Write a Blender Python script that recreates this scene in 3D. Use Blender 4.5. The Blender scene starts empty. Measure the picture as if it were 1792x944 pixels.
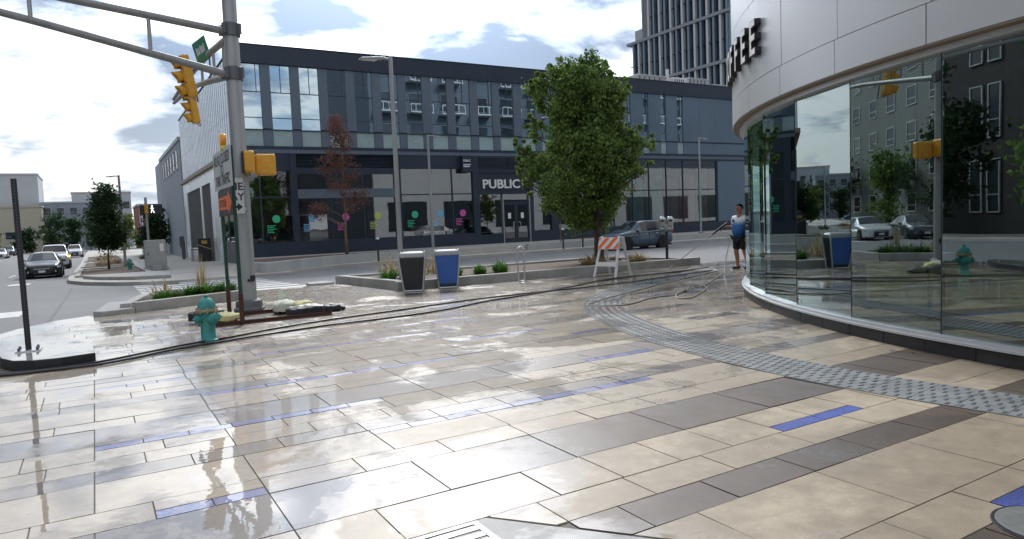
import bpy, bmesh, math, random
from mathutils import Vector, Matrix, Euler
R_ = math.radians
sc = bpy.context.scene
col = sc.collection
random.seed(7)

# ------------------------------------------------------------------ camera
CAMH = 1.567
cam = bpy.data.cameras.new('camera')
cam.sensor_width = 36.0
cam.lens = 36.0 * 1220.0 / 1792.0
cam.clip_end = 6000
camo = bpy.data.objects.new('camera', cam)
col.objects.link(camo)
rx = Vector((0.85705911, -0.51359477, -0.04086675))
dn = Vector((-0.07068421, -0.03864256, -0.99674997))
fw = Vector((0.51034638, 0.85716227, -0.069422))
m = Matrix((( rx.x, -dn.x, -fw.x, 0), (rx.y, -dn.y, -fw.y, 0), (rx.z, -dn.z, -fw.z, CAMH), (0, 0, 0, 1)))
camo.matrix_world = m
sc.camera = camo

# ------------------------------------------------------------------ sky and sun
SUN_DIR = Vector((0.30, 0.76, 0.60)).normalized()      # towards the sun
w = bpy.data.worlds.new('World')
sc.world = w
w.use_nodes = True
nt = w.node_tree
nt.nodes.clear()
def N(t, typ, **kw):
    n = t.nodes.new(typ)
    for k, v in kw.items():
        if k.startswith('i_'):
            n.inputs[k[2:].replace('_', ' ')].default_value = v
        else:
            setattr(n, k, v)
    return n
out = N(nt, 'ShaderNodeOutputWorld')
bg = N(nt, 'ShaderNodeBackground')
bg.inputs['Strength'].default_value = 0.12
sky = N(nt, 'ShaderNodeTexSky', sky_type='NISHITA', sun_disc=False)
sky.sun_elevation = math.asin(SUN_DIR.z)
sky.sun_rotation = math.atan2(SUN_DIR.x, SUN_DIR.y)
sky.air_density = 1.0
sky.dust_density = 1.5
tc = N(nt, 'ShaderNodeTexCoord')
sep = N(nt, 'ShaderNodeSeparateXYZ')
nt.links.new(tc.outputs['Generated'], sep.inputs[0])
zc = N(nt, 'ShaderNodeMath', operation='MAXIMUM'); zc.inputs[1].default_value = 0.0
nt.links.new(sep.outputs['Z'], zc.inputs[0])
za = N(nt, 'ShaderNodeMath', operation='ADD'); za.inputs[1].default_value = 0.22
nt.links.new(zc.outputs[0], za.inputs[0])
dv = N(nt, 'ShaderNodeVectorMath', operation='DIVIDE')
cmb = N(nt, 'ShaderNodeCombineXYZ')
for k in (0, 1, 2): nt.links.new(za.outputs[0], cmb.inputs[k])
nt.links.new(tc.outputs['Generated'], dv.inputs[0]); nt.links.new(cmb.outputs[0], dv.inputs[1])
n1 = N(nt, 'ShaderNodeTexNoise'); n1.inputs['Scale'].default_value = 2.0; n1.inputs['Detail'].default_value = 9; n1.inputs['Roughness'].default_value = 0.56; n1.inputs['Distortion'].default_value = 0.35
mp1 = N(nt, 'ShaderNodeMapping'); mp1.inputs['Location'].default_value = (0.4, 7.1, 1.2)
nt.links.new(dv.outputs[0], mp1.inputs[0]); nt.links.new(mp1.outputs[0], n1.inputs['Vector'])
n2 = N(nt, 'ShaderNodeTexNoise'); n2.inputs['Scale'].default_value = 2.3; n2.inputs['Detail'].default_value = 10; n2.inputs['Roughness'].default_value = 0.54; n2.inputs['Distortion'].default_value = 0.25
mp2 = N(nt, 'ShaderNodeMapping'); mp2.inputs['Location'].default_value = (4.9, 9.1, 3.3)
nt.links.new(dv.outputs[0], mp2.inputs[0]); nt.links.new(mp2.outputs[0], n2.inputs['Vector'])
cov = N(nt, 'ShaderNodeMapRange'); cov.interpolation_type = 'SMOOTHSTEP'
cov.inputs['From Min'].default_value = 0.385; cov.inputs['From Max'].default_value = 0.47
nt.links.new(n1.outputs['Fac'], cov.inputs['Value'])
crp = N(nt, 'ShaderNodeValToRGB')
crp.color_ramp.elements[0].position = 0.41; crp.color_ramp.elements[0].color = (1.75, 2.25, 3.05, 1)
crp.color_ramp.elements[1].position = 0.535; crp.color_ramp.elements[1].color = (8.2, 8.3, 8.4, 1)
e = crp.color_ramp.elements.new(0.475); e.color = (4.0, 4.55, 5.4, 1)
nt.links.new(n2.outputs['Fac'], crp.inputs[0])
# the clear sky between the clouds, a little desaturated by thin cloud
mixv = N(nt, 'ShaderNodeMixRGB'); mixv.inputs[0].default_value = 0.35; mixv.inputs[2].default_value = (2.7, 4.1, 6.0, 1)
nt.links.new(sky.outputs[0], mixv.inputs[1])
mix = N(nt, 'ShaderNodeMixRGB')
nt.links.new(cov.outputs[0], mix.inputs[0]); nt.links.new(mixv.outputs[0], mix.inputs[1]); nt.links.new(crp.outputs[0], mix.inputs[2])
# pale band of haze low over the horizon
hz = N(nt, 'ShaderNodeMapRange'); hz.inputs['From Min'].default_value = 0.0; hz.inputs['From Max'].default_value = 0.22; hz.inputs['To Min'].default_value = 0.6; hz.inputs['To Max'].default_value = 0.0
nt.links.new(sep.outputs['Z'], hz.inputs['Value'])
mixh = N(nt, 'ShaderNodeMixRGB'); mixh.inputs[2].default_value = (5.6, 6.0, 6.4, 1)
nt.links.new(hz.outputs[0], mixh.inputs[0]); nt.links.new(mix.outputs[0], mixh.inputs[1])
# clouds and air glow towards the hidden sun
gd = N(nt, 'ShaderNodeVectorMath', operation='DOT_PRODUCT'); gd.inputs[1].default_value = tuple(SUN_DIR); nt.links.new(tc.outputs['Generated'], gd.inputs[0])
gm0 = N(nt, 'ShaderNodeMath', operation='MAXIMUM'); gm0.inputs[1].default_value = 0.0; nt.links.new(gd.outputs['Value'], gm0.inputs[0])
gp = N(nt, 'ShaderNodeMath', operation='POWER'); gp.inputs[1].default_value = 17.0; nt.links.new(gm0.outputs[0], gp.inputs[0])
ga = N(nt, 'ShaderNodeMath', operation='MULTIPLY_ADD'); ga.inputs[1].default_value = 3.7; ga.inputs[2].default_value = 0.79; nt.links.new(gp.outputs[0], ga.inputs[0])
gl_ = N(nt, 'ShaderNodeVectorMath', operation='SCALE'); nt.links.new(mixh.outputs[0], gl_.inputs[0]); nt.links.new(ga.outputs[0], gl_.inputs['Scale'])
nt.links.new(gl_.outputs[0], bg.inputs[0]); nt.links.new(bg.outputs[0], out.inputs[0])

sun = bpy.data.lights.new('sun', 'SUN')
sun.energy = 1.5
sun.angle = R_(12)
sun.color = (1.0, 0.975, 0.945)
suno = bpy.data.objects.new('sun', sun)
suno.rotation_euler = SUN_DIR.to_track_quat('Z', 'Y').to_euler()
col.objects.link(suno)
sc.view_settings.view_transform = 'Standard'
sc.view_settings.look = 'None'
sc.view_settings.exposure = 0.62
sc.view_settings.gamma = 1.0
sc.render.engine = 'CYCLES'
sc.cycles.max_bounces = 8
sc.cycles.caustics_reflective = False
sc.cycles.caustics_refractive = False
sc.cycles.transparent_max_bounces = 16

# ------------------------------------------------------------------ mesh helpers
class MB:
    def __init__(s): s.v = []; s.f = []
    def add(s, vs, fs):
        o = len(s.v); s.v += [tuple(v) for v in vs]; s.f += [tuple(i + o for i in f) for f in fs]; return s
    def box(s, x0, y0, z0, x1, y1, z1):
        v = [(x, y, z) for z in (z0, z1) for y in (y0, y1) for x in (x0, x1)]
        return s.add(v, [(0, 2, 3, 1), (4, 5, 7, 6), (0, 1, 5, 4), (2, 6, 7, 3), (0, 4, 6, 2), (1, 3, 7, 5)])
    def obox(s, c, sx, sy, sz, rot=None):
        M_ = rot if rot is not None else Matrix.Identity(3)
        v = [Vector(c) + M_ @ Vector((x * sx / 2, y * sy / 2, z * sz / 2)) for z in (-1, 1) for y in (-1, 1) for x in (-1, 1)]
        return s.add(v, [(0, 2, 3, 1), (4, 5, 7, 6), (0, 1, 5, 4), (2, 6, 7, 3), (0, 4, 6, 2), (1, 3, 7, 5)])
    def prism(s, poly, z0, z1, bottom=True):
        n = len(poly)
        a = sum(poly[i][0] * poly[(i + 1) % n][1] - poly[(i + 1) % n][0] * poly[i][1] for i in range(n))
        if a < 0: poly = poly[::-1]
        v = [(p[0], p[1], z0) for p in poly] + [(p[0], p[1], z1) for p in poly]
        f = [tuple(range(n, 2 * n))] + [(i, (i + 1) % n, n + (i + 1) % n, n + i) for i in range(n)]
        if bottom: f.append(tuple(reversed(range(n))))
        return s.add(v, f)
    def tube(s, pts, r, n=8, caps=True):
        pts = [Vector(p) for p in pts]
        rs = r if isinstance(r, (list, tuple)) else [r] * len(pts)
        vs = []; fs = []
        u = None
        for i, p in enumerate(pts):
            if i == 0: t = pts[1] - p
            elif i == len(pts) - 1: t = p - pts[-2]
            else: t = (pts[i + 1] - pts[i - 1])
            t.normalize()
            if u is None:
                a = Vector((0, 0, 1)) if abs(t.z) < 0.9 else Vector((1, 0, 0))
                u = t.cross(a).normalized()
            else:
                u = (u - t * u.dot(t)).normalized()
            b = t.cross(u)
            for k in range(n):
                an = 2 * math.pi * k / n
                vs.append(p + (u * math.cos(an) + b * math.sin(an)) * rs[i])
        for i in range(len(pts) - 1):
            for k in range(n):
                k2 = (k + 1) % n
                fs.append((i * n + k, i * n + k2, (i + 1) * n + k2, (i + 1) * n + k))
        if caps:
            fs.append(tuple(reversed(range(n)))); fs.append(tuple(range((len(pts) - 1) * n, len(pts) * n)))
        return s.add(vs, fs)
    def lathe(s, prof, n=20, c=(0, 0, 0), axis='z', sx=1, sy=1):
        vs = []; fs = []
        for r, z in prof:
            for k in range(n):
                a = 2 * math.pi * k / n
                p = (r * math.cos(a) * sx, r * math.sin(a) * sy, z)
                if axis == 'x': p = (p[2], p[0], p[1])
                if axis == 'y': p = (p[0], p[2], p[1])
                vs.append((p[0] + c[0], p[1] + c[1], p[2] + c[2]))
        for i in range(len(prof) - 1):
            for k in range(n):
                k2 = (k + 1) % n
                f = (i * n + k, i * n + k2, (i + 1) * n + k2, (i + 1) * n + k)
                fs.append(f if axis != 'y' else f[::-1])
        fs.append(tuple(range(n))[::-1]); fs.append(tuple(range((len(prof) - 1) * n, len(prof) * n)))
        return s.add(vs, fs)
    def quad(s, a, b, c, d): return s.add([a, b, c, d], [(0, 1, 2, 3)])
    def build(s, name, mat, parent=None, smooth=False, bevel=0, loc=None, segs=2, weld=False):
        me = bpy.data.meshes.new(name)
        me.from_pydata(s.v, [], s.f)
        if weld:
            bm = bmesh.new(); bm.from_mesh(me); bmesh.ops.remove_doubles(bm, verts=bm.verts, dist=1e-4); bmesh.ops.recalc_face_normals(bm, faces=bm.faces); bm.to_mesh(me); bm.free()
        o = bpy.data.objects.new(name, me)
        col.objects.link(o)
        if mat: me.materials.append(mat)
        if smooth:
            for p in me.polygons: p.use_smooth = True
            if smooth != 'all':
                try: me.set_sharp_from_angle(angle=R_(40))
                except Exception: pass
        if bevel:
            b = o.modifiers.new('bevel', 'BEVEL'); b.width = bevel; b.segments = segs; b.limit_method = 'ANGLE'; b.angle_limit = R_(35)
        if parent: o.parent = parent
        if loc: o.location = loc
        return o

def tag(o, label, cat, group=None):
    o['label'] = label; o['category'] = cat
    if group: o['group'] = group
    return o
def struct(o): o['kind'] = 'structure'; return o
def stuff(o): o['kind'] = 'stuff'; return o
def thing(name, label, cat, loc=(0, 0, 0), rz=0, group=None):
    o = bpy.data.objects.new(name, None); col.objects.link(o)
    o.location = loc; o.rotation_euler = (0, 0, rz); o.empty_display_size = 0.2
    return tag(o, label, cat, group)
def copy_tree(o, parent=None):
    c = o.copy(); col.objects.link(c); c.parent = parent
    for ch in list(o.children): copy_tree(ch, c)
    return c
def text(name, body, mat, parent, size, mtx, extrude=0.004, bold=0.0, align='LEFT', sx=1.0):
    cu = bpy.data.curves.new(name, 'FONT'); cu.body = body; cu.size = size; cu.extrude = extrude; cu.offset = bold; cu.align_x = align
    t = bpy.data.objects.new(name, cu); col.objects.link(t)
    me = bpy.data.meshes.new_from_object(t)
    bpy.data.objects.remove(t)
    me.transform(Matrix.Diagonal((sx, 1, 1, 1)))
    o = bpy.data.objects.new(name, me); col.objects.link(o)
    me.materials.clear(); me.materials.append(mat)
    o.matrix_local = mtx
    if parent: o.parent = parent
    return o
def facing(origin, right, up):
    r = Vector(right).normalized(); u = Vector(up).normalized(); n = r.cross(u)
    o = Vector(origin)
    return Matrix(((r.x, u.x, n.x, o.x), (r.y, u.y, n.y, o.y), (r.z, u.z, n.z, o.z), (0, 0, 0, 1)))

# ------------------------------------------------------------------ materials
def M(name, c, rough=0.55, metal=0.0, var=0.14, scale=3.0, bump=0.0, bscale=60.0, spec=0.5, coat=0.0, coatr=0.1, streak=False, island=0.0, c2=None, emit=None, estr=0, detail=6):
    mt = bpy.data.materials.new(name); mt.use_nodes = True
    t = mt.node_tree; b = t.nodes['Principled BSDF']
    b.inputs['Roughness'].default_value = rough; b.inputs['Metallic'].default_value = metal
    b.inputs['Specular IOR Level'].default_value = spec
    b.inputs['Coat Weight'].default_value = coat; b.inputs['Coat Roughness'].default_value = coatr
    g = N(t, 'ShaderNodeNewGeometry')
    no = N(t, 'ShaderNodeTexNoise'); no.inputs['Scale'].default_value = scale; no.inputs['Detail'].default_value = detail; no.inputs['Roughness'].default_value = 0.6
    if streak:
        mp = N(t, 'ShaderNodeMapping'); mp.inputs['Scale'].default_value = (1, 1, 0.12)
        t.links.new(g.outputs['Position'], mp.inputs[0]); t.links.new(mp.outputs[0], no.inputs['Vector'])
    else:
        t.links.new(g.outputs['Position'], no.inputs['Vector'])
    mr = N(t, 'ShaderNodeMapRange'); mr.inputs['From Min'].default_value = 0.3; mr.inputs['From Max'].default_value = 0.7
    t.links.new(no.outputs['Fac'], mr.inputs['Value'])
    mx = N(t, 'ShaderNodeMixRGB')
    lo = tuple(max(0, x * (1 - var)) for x in c); hi = tuple(min(1, x * (1 + var)) for x in c)
    if c2: hi = c2; lo = c
    mx.inputs[1].default_value = (*lo, 1); mx.inputs[2].default_value = (*hi, 1)
    t.links.new(mr.outputs[0], mx.inputs[0])
    last = mx.outputs[0]
    if island:
        hs = N(t, 'ShaderNodeHueSaturation')
        ma = N(t, 'ShaderNodeMapRange'); ma.inputs['To Min'].default_value = 1 - island; ma.inputs['To Max'].default_value = 1 + island
        t.links.new(g.outputs['Random Per Island'], ma.inputs['Value']); t.links.new(ma.outputs[0], hs.inputs['Value']); t.links.new(last, hs.inputs['Color'])
        last = hs.outputs[0]
    t.links.new(last, b.inputs['Base Color'])
    rr = N(t, 'ShaderNodeMapRange'); rr.inputs['To Min'].default_value = max(0.02, rough * 0.8); rr.inputs['To Max'].default_value = min(1, rough * 1.2)
    t.links.new(mr.outputs[0], rr.inputs['Value']); t.links.new(rr.outputs[0], b.inputs['Roughness'])
    if bump:
        nb = N(t, 'ShaderNodeTexNoise'); nb.inputs['Scale'].default_value = bscale; nb.inputs['Detail'].default_value = 4
        t.links.new(g.outputs['Position'], nb.inputs['Vector'])
        bp = N(t, 'ShaderNodeBump'); bp.inputs['Strength'].default_value = bump; bp.inputs['Distance'].default_value = 0.01
        t.links.new(nb.outputs['Fac'], bp.inputs['Height']); t.links.new(bp.outputs[0], b.inputs['Normal'])
    if emit:
        b.inputs['Emission Color'].default_value = (*emit, 1); b.inputs['Emission Strength'].default_value = estr
    return mt

def wetmat(name, c, var, drybias=0.0, glassbits=False, rough=0.6):
    """ stone paver under water: dry stone, damp stone, rough film and standing puddles with crisp rims """
    mt = bpy.data.materials.new(name); mt.use_nodes = True
    t = mt.node_tree; b = t.nodes['Principled BSDF']; L = t.links.new
    g = N(t, 'ShaderNodeNewGeometry')
    def noise(sc_, det, ro=.55, dist=0.0, loc=(0, 0, 0)):
        n_ = N(t, 'ShaderNodeTexNoise'); n_.inputs['Scale'].default_value = sc_; n_.inputs['Detail'].default_value = det; n_.inputs['Roughness'].default_value = ro; n_.inputs['Distortion'].default_value = dist
        mp_ = N(t, 'ShaderNodeMapping'); mp_.inputs['Location'].default_value = loc; L(g.outputs['Position'], mp_.inputs[0]); L(mp_.outputs[0], n_.inputs['Vector']); return n_.outputs['Fac']
    def rng(src, a, b_, c_, d, smooth=False):
        m_ = N(t, 'ShaderNodeMapRange'); m_.inputs['From Min'].default_value = a; m_.inputs['From Max'].default_value = b_; m_.inputs['To Min'].default_value = c_; m_.inputs['To Max'].default_value = d
        if smooth: m_.interpolation_type = 'SMOOTHSTEP'
        L(src, m_.inputs['Value']); return m_.outputs[0]
    def mth(op, a, b_):
        m_ = N(t, 'ShaderNodeMath', operation=op)
        for k_, v_ in ((0, a), (1, b_)):
            if isinstance(v_, (int, float)): m_.inputs[k_].default_value = v_
            else: L(v_, m_.inputs[k_])
        return m_.outputs[0]
    def mul(colr, fac):
        m_ = N(t, 'ShaderNodeVectorMath', operation='SCALE'); L(colr, m_.inputs[0]); L(fac, m_.inputs['Scale']); return m_.outputs[0]
    isl_ = g.outputs['Random Per Island']
    # colour: tile to tile, blotches, aggregate specks, stains
    mx = N(t, 'ShaderNodeMixRGB'); mx.inputs[1].default_value = (*[x * (1 - var) for x in c], 1); mx.inputs[2].default_value = (*[min(1, x * (1 + var)) for x in c], 1)
    L(rng(noise(1.7, 8), .32, .68, 0, 1), mx.inputs[0])
    colr = mul(mx.outputs[0], rng(isl_, 0, 1, .70, 1.18))
    fine = noise(55 if glassbits else 110, 4, .7)
    colr = mul(colr, rng(fine, .3, .7, .25 if glassbits else .80, 1.9 if glassbits else 1.14))
    colr = mul(colr, rng(noise(5.5, 9, .7, .3, (7, 2, 0)), .36, .62, .80, 1.05))
    vo = N(t, 'ShaderNodeTexVoronoi'); vo.inputs['Scale'].default_value = 3.1; vo.inputs['Randomness'].default_value = 1.0; L(g.outputs['Position'], vo.inputs['Vector'])
    colr = mul(colr, rng(vo.outputs['Distance'], .025, .05, .62, 1.0))
    vo2 = N(t, 'ShaderNodeTexVoronoi'); vo2.inputs['Scale'].default_value = 9.0; L(g.outputs['Position'], vo2.inputs['Vector'])
    colr = mul(colr, rng(vo2.outputs['Distance'], .03, .06, .70, 1.0))
    # where the water lies
    dp = N(t, 'ShaderNodeVectorMath', operation='DISTANCE'); dp.inputs[1].default_value = (6.6, 1.2, 0); L(g.outputs['Position'], dp.inputs[0])
    W = mth('ADD', noise(.75, 8, .62, .6, (4.2, 1.3, 0)), rng(dp.outputs['Value'], 1.4, 7.0, -.26, .055))
    W = mth('ADD', W, rng(isl_, 0, 1, -.10, .10))
    W = mth('ADD', W, rng(noise(6, 6, .7, .3, (1, 5, 0)), .3, .7, -.045, .045))
    damp = rng(W, .20 + drybias, .33 + drybias, 0, 1, True)
    film = rng(W, .36 + drybias, .47 + drybias, 0, 1, True)
    pud = rng(W, .47 + drybias, .515 + drybias, 0, 1, True)
    dk = N(t, 'ShaderNodeMixRGB', blend_type='MULTIPLY'); dk.inputs[2].default_value = (0.70, 0.67, 0.64, 1); L(damp, dk.inputs[0]); L(colr, dk.inputs[1])
    L(dk.outputs[0], b.inputs['Base Color'])
    b.inputs['Roughness'].default_value = rough
    b.inputs['Coat IOR'].default_value = 1.6
    L(mth('ADD', mth('MULTIPLY', damp, .30), mth('MULTIPLY', film, .68)), b.inputs['Coat Weight'])
    cr_ = mth('SUBTRACT', .38, mth('MULTIPLY', film, .20))
    cr_ = mth('ADD', mth('MULTIPLY', cr_, mth('SUBTRACT', 1.0, pud)), .012)
    L(cr_, b.inputs['Coat Roughness'])
    # relief: grain where the film is thin, a slow ripple where the water stands
    dry_ = mth('SUBTRACT', 1.0, pud)
    gm = mth('MULTIPLY', noise(70, 5, .6), dry_)
    bp = N(t, 'ShaderNodeBump'); bp.inputs['Strength'].default_value = .35; bp.inputs['Distance'].default_value = .003; L(gm, bp.inputs['Height']); L(bp.outputs[0], b.inputs['Normal'])
    bp2 = N(t, 'ShaderNodeBump'); bp2.inputs['Strength'].default_value = .05; bp2.inputs['Distance'].default_value = .01; L(noise(8, 2), bp2.inputs['Height'])
    bp3 = N(t, 'ShaderNodeBump'); bp3.inputs['Strength'].default_value = .10; bp3.inputs['Distance'].default_value = .004; L(gm, bp3.inputs['Height']); L(bp2.outputs[0], bp3.inputs['Normal']); L(bp3.outputs[0], b.inputs['Coat Normal'])
    return mt

def glassmat(name, tint, ior=1.6, wav=0.0, wscale=0.6, base=0.0, gcol=(.92, .97, 1.0)):
    mt = bpy.data.materials.new(name); mt.use_nodes = True
    t = mt.node_tree; L = t.links.new
    t.nodes.remove(t.nodes['Principled BSDF'])
    o = t.nodes['Material Output']
    tr = N(t, 'ShaderNodeBsdfTransparent'); tr.inputs[0].default_value = (*tint, 1)
    gl = N(t, 'ShaderNodeBsdfGlossy'); gl.inputs['Roughness'].default_value = 0.0; gl.inputs[0].default_value = (*gcol, 1)
    fr = N(t, 'ShaderNodeFresnel'); fr.inputs[0].default_value = ior
    ad = N(t, 'ShaderNodeMath', operation='ADD', use_clamp=True); ad.inputs[1].default_value = base; L(fr.outputs[0], ad.inputs[0])
    mx = N(t, 'ShaderNodeMixShader'); L(ad.outputs[0], mx.inputs[0]); L(tr.outputs[0], mx.inputs[1]); L(gl.outputs[0], mx.inputs[2]); L(mx.outputs[0], o.inputs[0])
    if wav:
        g = N(t, 'ShaderNodeNewGeometry')
        no = N(t, 'ShaderNodeTexNoise'); no.inputs['Scale'].default_value = wscale; no.inputs['Detail'].default_value = 1; L(g.outputs['Position'], no.inputs['Vector'])
        bp = N(t, 'ShaderNodeBump'); bp.inputs['Strength'].default_value = wav; bp.inputs['Distance'].default_value = 0.05; L(no.outputs['Fac'], bp.inputs['Height']); L(bp.outputs[0], gl.inputs['Normal'])
    return mt

def leafmat(name, c, c2, rough=0.55):
    mt = bpy.data.materials.new(name); mt.use_nodes = True
    t = mt.node_tree; b = t.nodes['Principled BSDF']; L = t.links.new
    g = N(t, 'ShaderNodeNewGeometry')
    no = N(t, 'ShaderNodeTexNoise'); no.inputs['Scale'].default_value = 1.6; no.inputs['Detail'].default_value = 3; L(g.outputs['Position'], no.inputs['Vector'])
    ad = N(t, 'ShaderNodeMath', operation='ADD'); L(no.outputs['Fac'], ad.inputs[0]); L(g.outputs['Random Per Island'], ad.inputs[1])
    mr = N(t, 'ShaderNodeMapRange'); mr.inputs['From Min'].default_value = 0.45; mr.inputs['From Max'].default_value = 1.55; L(ad.outputs[0], mr.inputs['Value'])
    mx = N(t, 'ShaderNodeMixRGB'); mx.inputs[1].default_value = (*c, 1); mx.inputs[2].default_value = (*c2, 1); L(mr.outputs[0], mx.inputs[0])
    L(mx.outputs[0], b.inputs['Base Color']); b.inputs['Roughness'].default_value = rough
    b.inputs['Specular IOR Level'].default_value = 0.3
    tl = N(t, 'ShaderNodeBsdfTranslucent'); L(mx.outputs[0], tl.inputs[0])
    ms = N(t, 'ShaderNodeMixShader'); ms.inputs[0].default_value = 0.42
    L(b.outputs[0], ms.inputs[1]); L(tl.outputs[0], ms.inputs[2]); L(ms.outputs[0], t.nodes['Material Output'].inputs[0])
    return mt

m_beige = wetmat('paver_beige', (0.53, 0.44, 0.32), 0.10)
m_dark = wetmat('paver_dark', (0.14, 0.10, 0.074), 0.20, 0.0, rough=0.5)
m_blue = wetmat('paver_blue_glass', (0.075, 0.11, 0.42), 0.25, 0.03, True, rough=0.4)
m_tact = wetmat('tactile_paver', (0.285, 0.295, 0.295), 0.14, 0.06)
m_bed = M('mortar_bed', (0.16, 0.145, 0.125), 0.8, var=0.3, scale=6)
m_asph = M('asphalt', (0.15, 0.152, 0.158), 0.82, var=0.16, scale=0.7, bump=0.3, bscale=120)
m_road = M('road_concrete', (0.185, 0.186, 0.192), 0.8, var=0.2, scale=0.5, bump=0.25, bscale=90)
m_side = M('sidewalk_concrete', (0.43, 0.405, 0.37), 0.8, var=0.12, scale=0.9, bump=0.2, bscale=80)
m_conc = M('kerb_concrete', (0.37, 0.365, 0.345), 0.8, var=0.24, scale=2.5, bump=0.3, bscale=70)
m_concw = M('wall_concrete', (0.40, 0.41, 0.40), 0.75, var=0.13, scale=1.1, bump=0.2, bscale=50, streak=True)
m_soil = M('mulch_soil', (0.12, 0.085, 0.06), 0.95, var=0.4, scale=9, bump=0.8, bscale=60)
m_white = M('white_paint', (0.78, 0.78, 0.76), 0.5, var=0.08, scale=5)
m_mark = M('road_marking', (0.62, 0.62, 0.6), 0.7, var=0.22, scale=5)
m_black = M('black_metal', (0.012, 0.013, 0.016), 0.45, var=0.3, scale=8)
m_blackk = M('black_stone', (0.028, 0.029, 0.032), 0.5, var=0.35, scale=5, bump=0.1)
m_steel = M('galvanised_steel', (0.36, 0.37, 0.375), 0.48, 0.35, var=0.14, scale=5, streak=True)
m_steel2 = M('brushed_steel', (0.55, 0.56, 0.56), 0.36, 0.8, var=0.12, scale=12)
m_arm = M('arm_steel', (0.27, 0.27, 0.265), 0.5, 0.3, var=0.2, scale=5)
m_dsteel = M('dark_clamp_steel', (0.13, 0.135, 0.145), 0.5, 0.3, var=0.2)
m_yel = M('signal_yellow', (0.72, 0.36, 0.03), 0.45, var=0.1, scale=9)
m_lens = M('dark_lens', (0.01, 0.01, 0.012), 0.15)
m_green = M('sign_green', (0.01, 0.22, 0.12), 0.45)
m_signw = M('sign_white', (0.68, 0.69, 0.70), 0.45, var=0.1, scale=6)
m_ink = M('sign_ink', (0.02, 0.02, 0.022), 0.5)
m_orange = M('sign_orange', (0.85, 0.16, 0.04), 0.5, var=0.12, scale=10)
m_postg = M('post_green', (0.012, 0.055, 0.04), 0.5, 0.2, var=0.3, scale=6)
m_rust = M('rusty_iron', (0.085, 0.035, 0.024), 0.75, 0.2, var=0.4, scale=14, bump=0.3)
m_teal = M('hydrant_teal', (0.045, 0.27, 0.245), 0.45, var=0.3, scale=9, bump=0.1, bscale=40)
m_tan = M('worn_tan', (0.38, 0.29, 0.17), 0.6, var=0.3, scale=14)
m_baga = M('sandbag_pale', (0.55, 0.56, 0.45), 0.8, var=0.15, scale=14, bump=0.5, bscale=40)
m_bagb = M('sandbag_black', (0.02, 0.022, 0.03), 0.5, var=0.3, scale=14, bump=0.5, bscale=40)
m_bagy = M('sandbag_yellow', (0.66, 0.62, 0.30), 0.7, var=0.15, scale=14, bump=0.5, bscale=40)
m_clad = M('cladding_silver', (0.62, 0.635, 0.65), 0.30, 0.25, var=0.03, scale=0.35, detail=1)
m_clad2 = M('cladding_white_ribbed', (0.74, 0.79, 0.85), 0.30, 0.35, var=0.03, scale=0.4, detail=1)
m_soffit = M('soffit_tan', (0.30, 0.25, 0.19), 0.6, var=0.1)
m_sill = M('sill_aluminium', (0.62, 0.64, 0.66), 0.4, 0.4, var=0.06)
m_mull = M('mullion_dark', (0.035, 0.045, 0.05), 0.4, 0.4)
m_navy = M('panel_navy', (0.022, 0.034, 0.055), 0.42, 0.1, var=0.12, scale=0.6)
m_panel = M('panel_slate', (0.12, 0.152, 0.192), 0.45, 0.2, var=0.09, scale=0.5)
m_panel2 = M('panel_bluegrey', (0.125, 0.18, 0.235), 0.4, 0.2, var=0.08, scale=0.5)
m_frame = M('frame_charcoal', (0.026, 0.04, 0.062), 0.45, 0.1, var=0.12)
m_spandrel = M('spandrel_pale', (0.36, 0.40, 0.42), 0.45, var=0.08)
m_spang = M('spandrel_green', (0.33, 0.43, 0.43), 0.3, var=0.1, scale=1)
m_room = M('room_dark', (0.045, 0.05, 0.055), 0.8, var=0.4, scale=0.5)
m_blind = M('blind_grey', (0.27, 0.33, 0.33), 0.8, var=0.1, scale=2)
m_glass = glassmat('shop_glass', (0.74, 0.88, 0.86), 1.75, 0.016, 0.9, 0.27, (.80, .95, .96))
m_glassu = glassmat('office_glass', (0.22, 0.30, 0.36), 2.0, 0.075, 0.55, 0.48, (.78, .92, 1.0))
m_glassg = glassmat('storefront_glass', (0.55, 0.62, 0.63), 1.8, 0.03, 0.8, 0.12)
m_glasst = glassmat('tower_glass', (0.10, 0.14, 0.18), 1.7, 0.03, 0.4, 0.0)
m_wood = M('pale_wood', (0.88, 0.78, 0.50), 0.5, var=0.12, scale=5)
m_leaf = leafmat('leaf_maple', (0.045, 0.11, 0.03), (0.25, 0.35, 0.085))
m_leafd = leafmat('leaf_dark', (0.012, 0.038, 0.016), (0.05, 0.095, 0.03))
m_leafy = leafmat('leaf_yellowgreen', (0.06, 0.10, 0.02), (0.19, 0.23, 0.05))
m_leafr = leafmat('leaf_dead_red', (0.15, 0.065, 0.055), (0.31, 0.165, 0.13))
m_grass = leafmat('grass_green', (0.03, 0.10, 0.015), (0.10, 0.22, 0.035))
m_straw = leafmat('grass_straw', (0.26, 0.19, 0.10), (0.46, 0.37, 0.22))
m_bark = M('bark', (0.10, 0.08, 0.062), 0.9, var=0.35, scale=8, bump=0.6, bscale=30)
m_barkp = M('bark_pale', (0.20, 0.145, 0.10), 0.85, var=0.3, scale=8, bump=0.4, bscale=30)
m_rub = M('rubber', (0.015, 0.015, 0.016), 0.8, var=0.2)
m_hose = M('hose_black', (0.022, 0.020, 0.020), 0.4, var=0.3, scale=5)
m_hosey = M('hose_tan', (0.34, 0.32, 0.27), 0.45, var=0.2, scale=5)
m_red = M('coupling_red', (0.45, 0.03, 0.02), 0.5)

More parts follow.
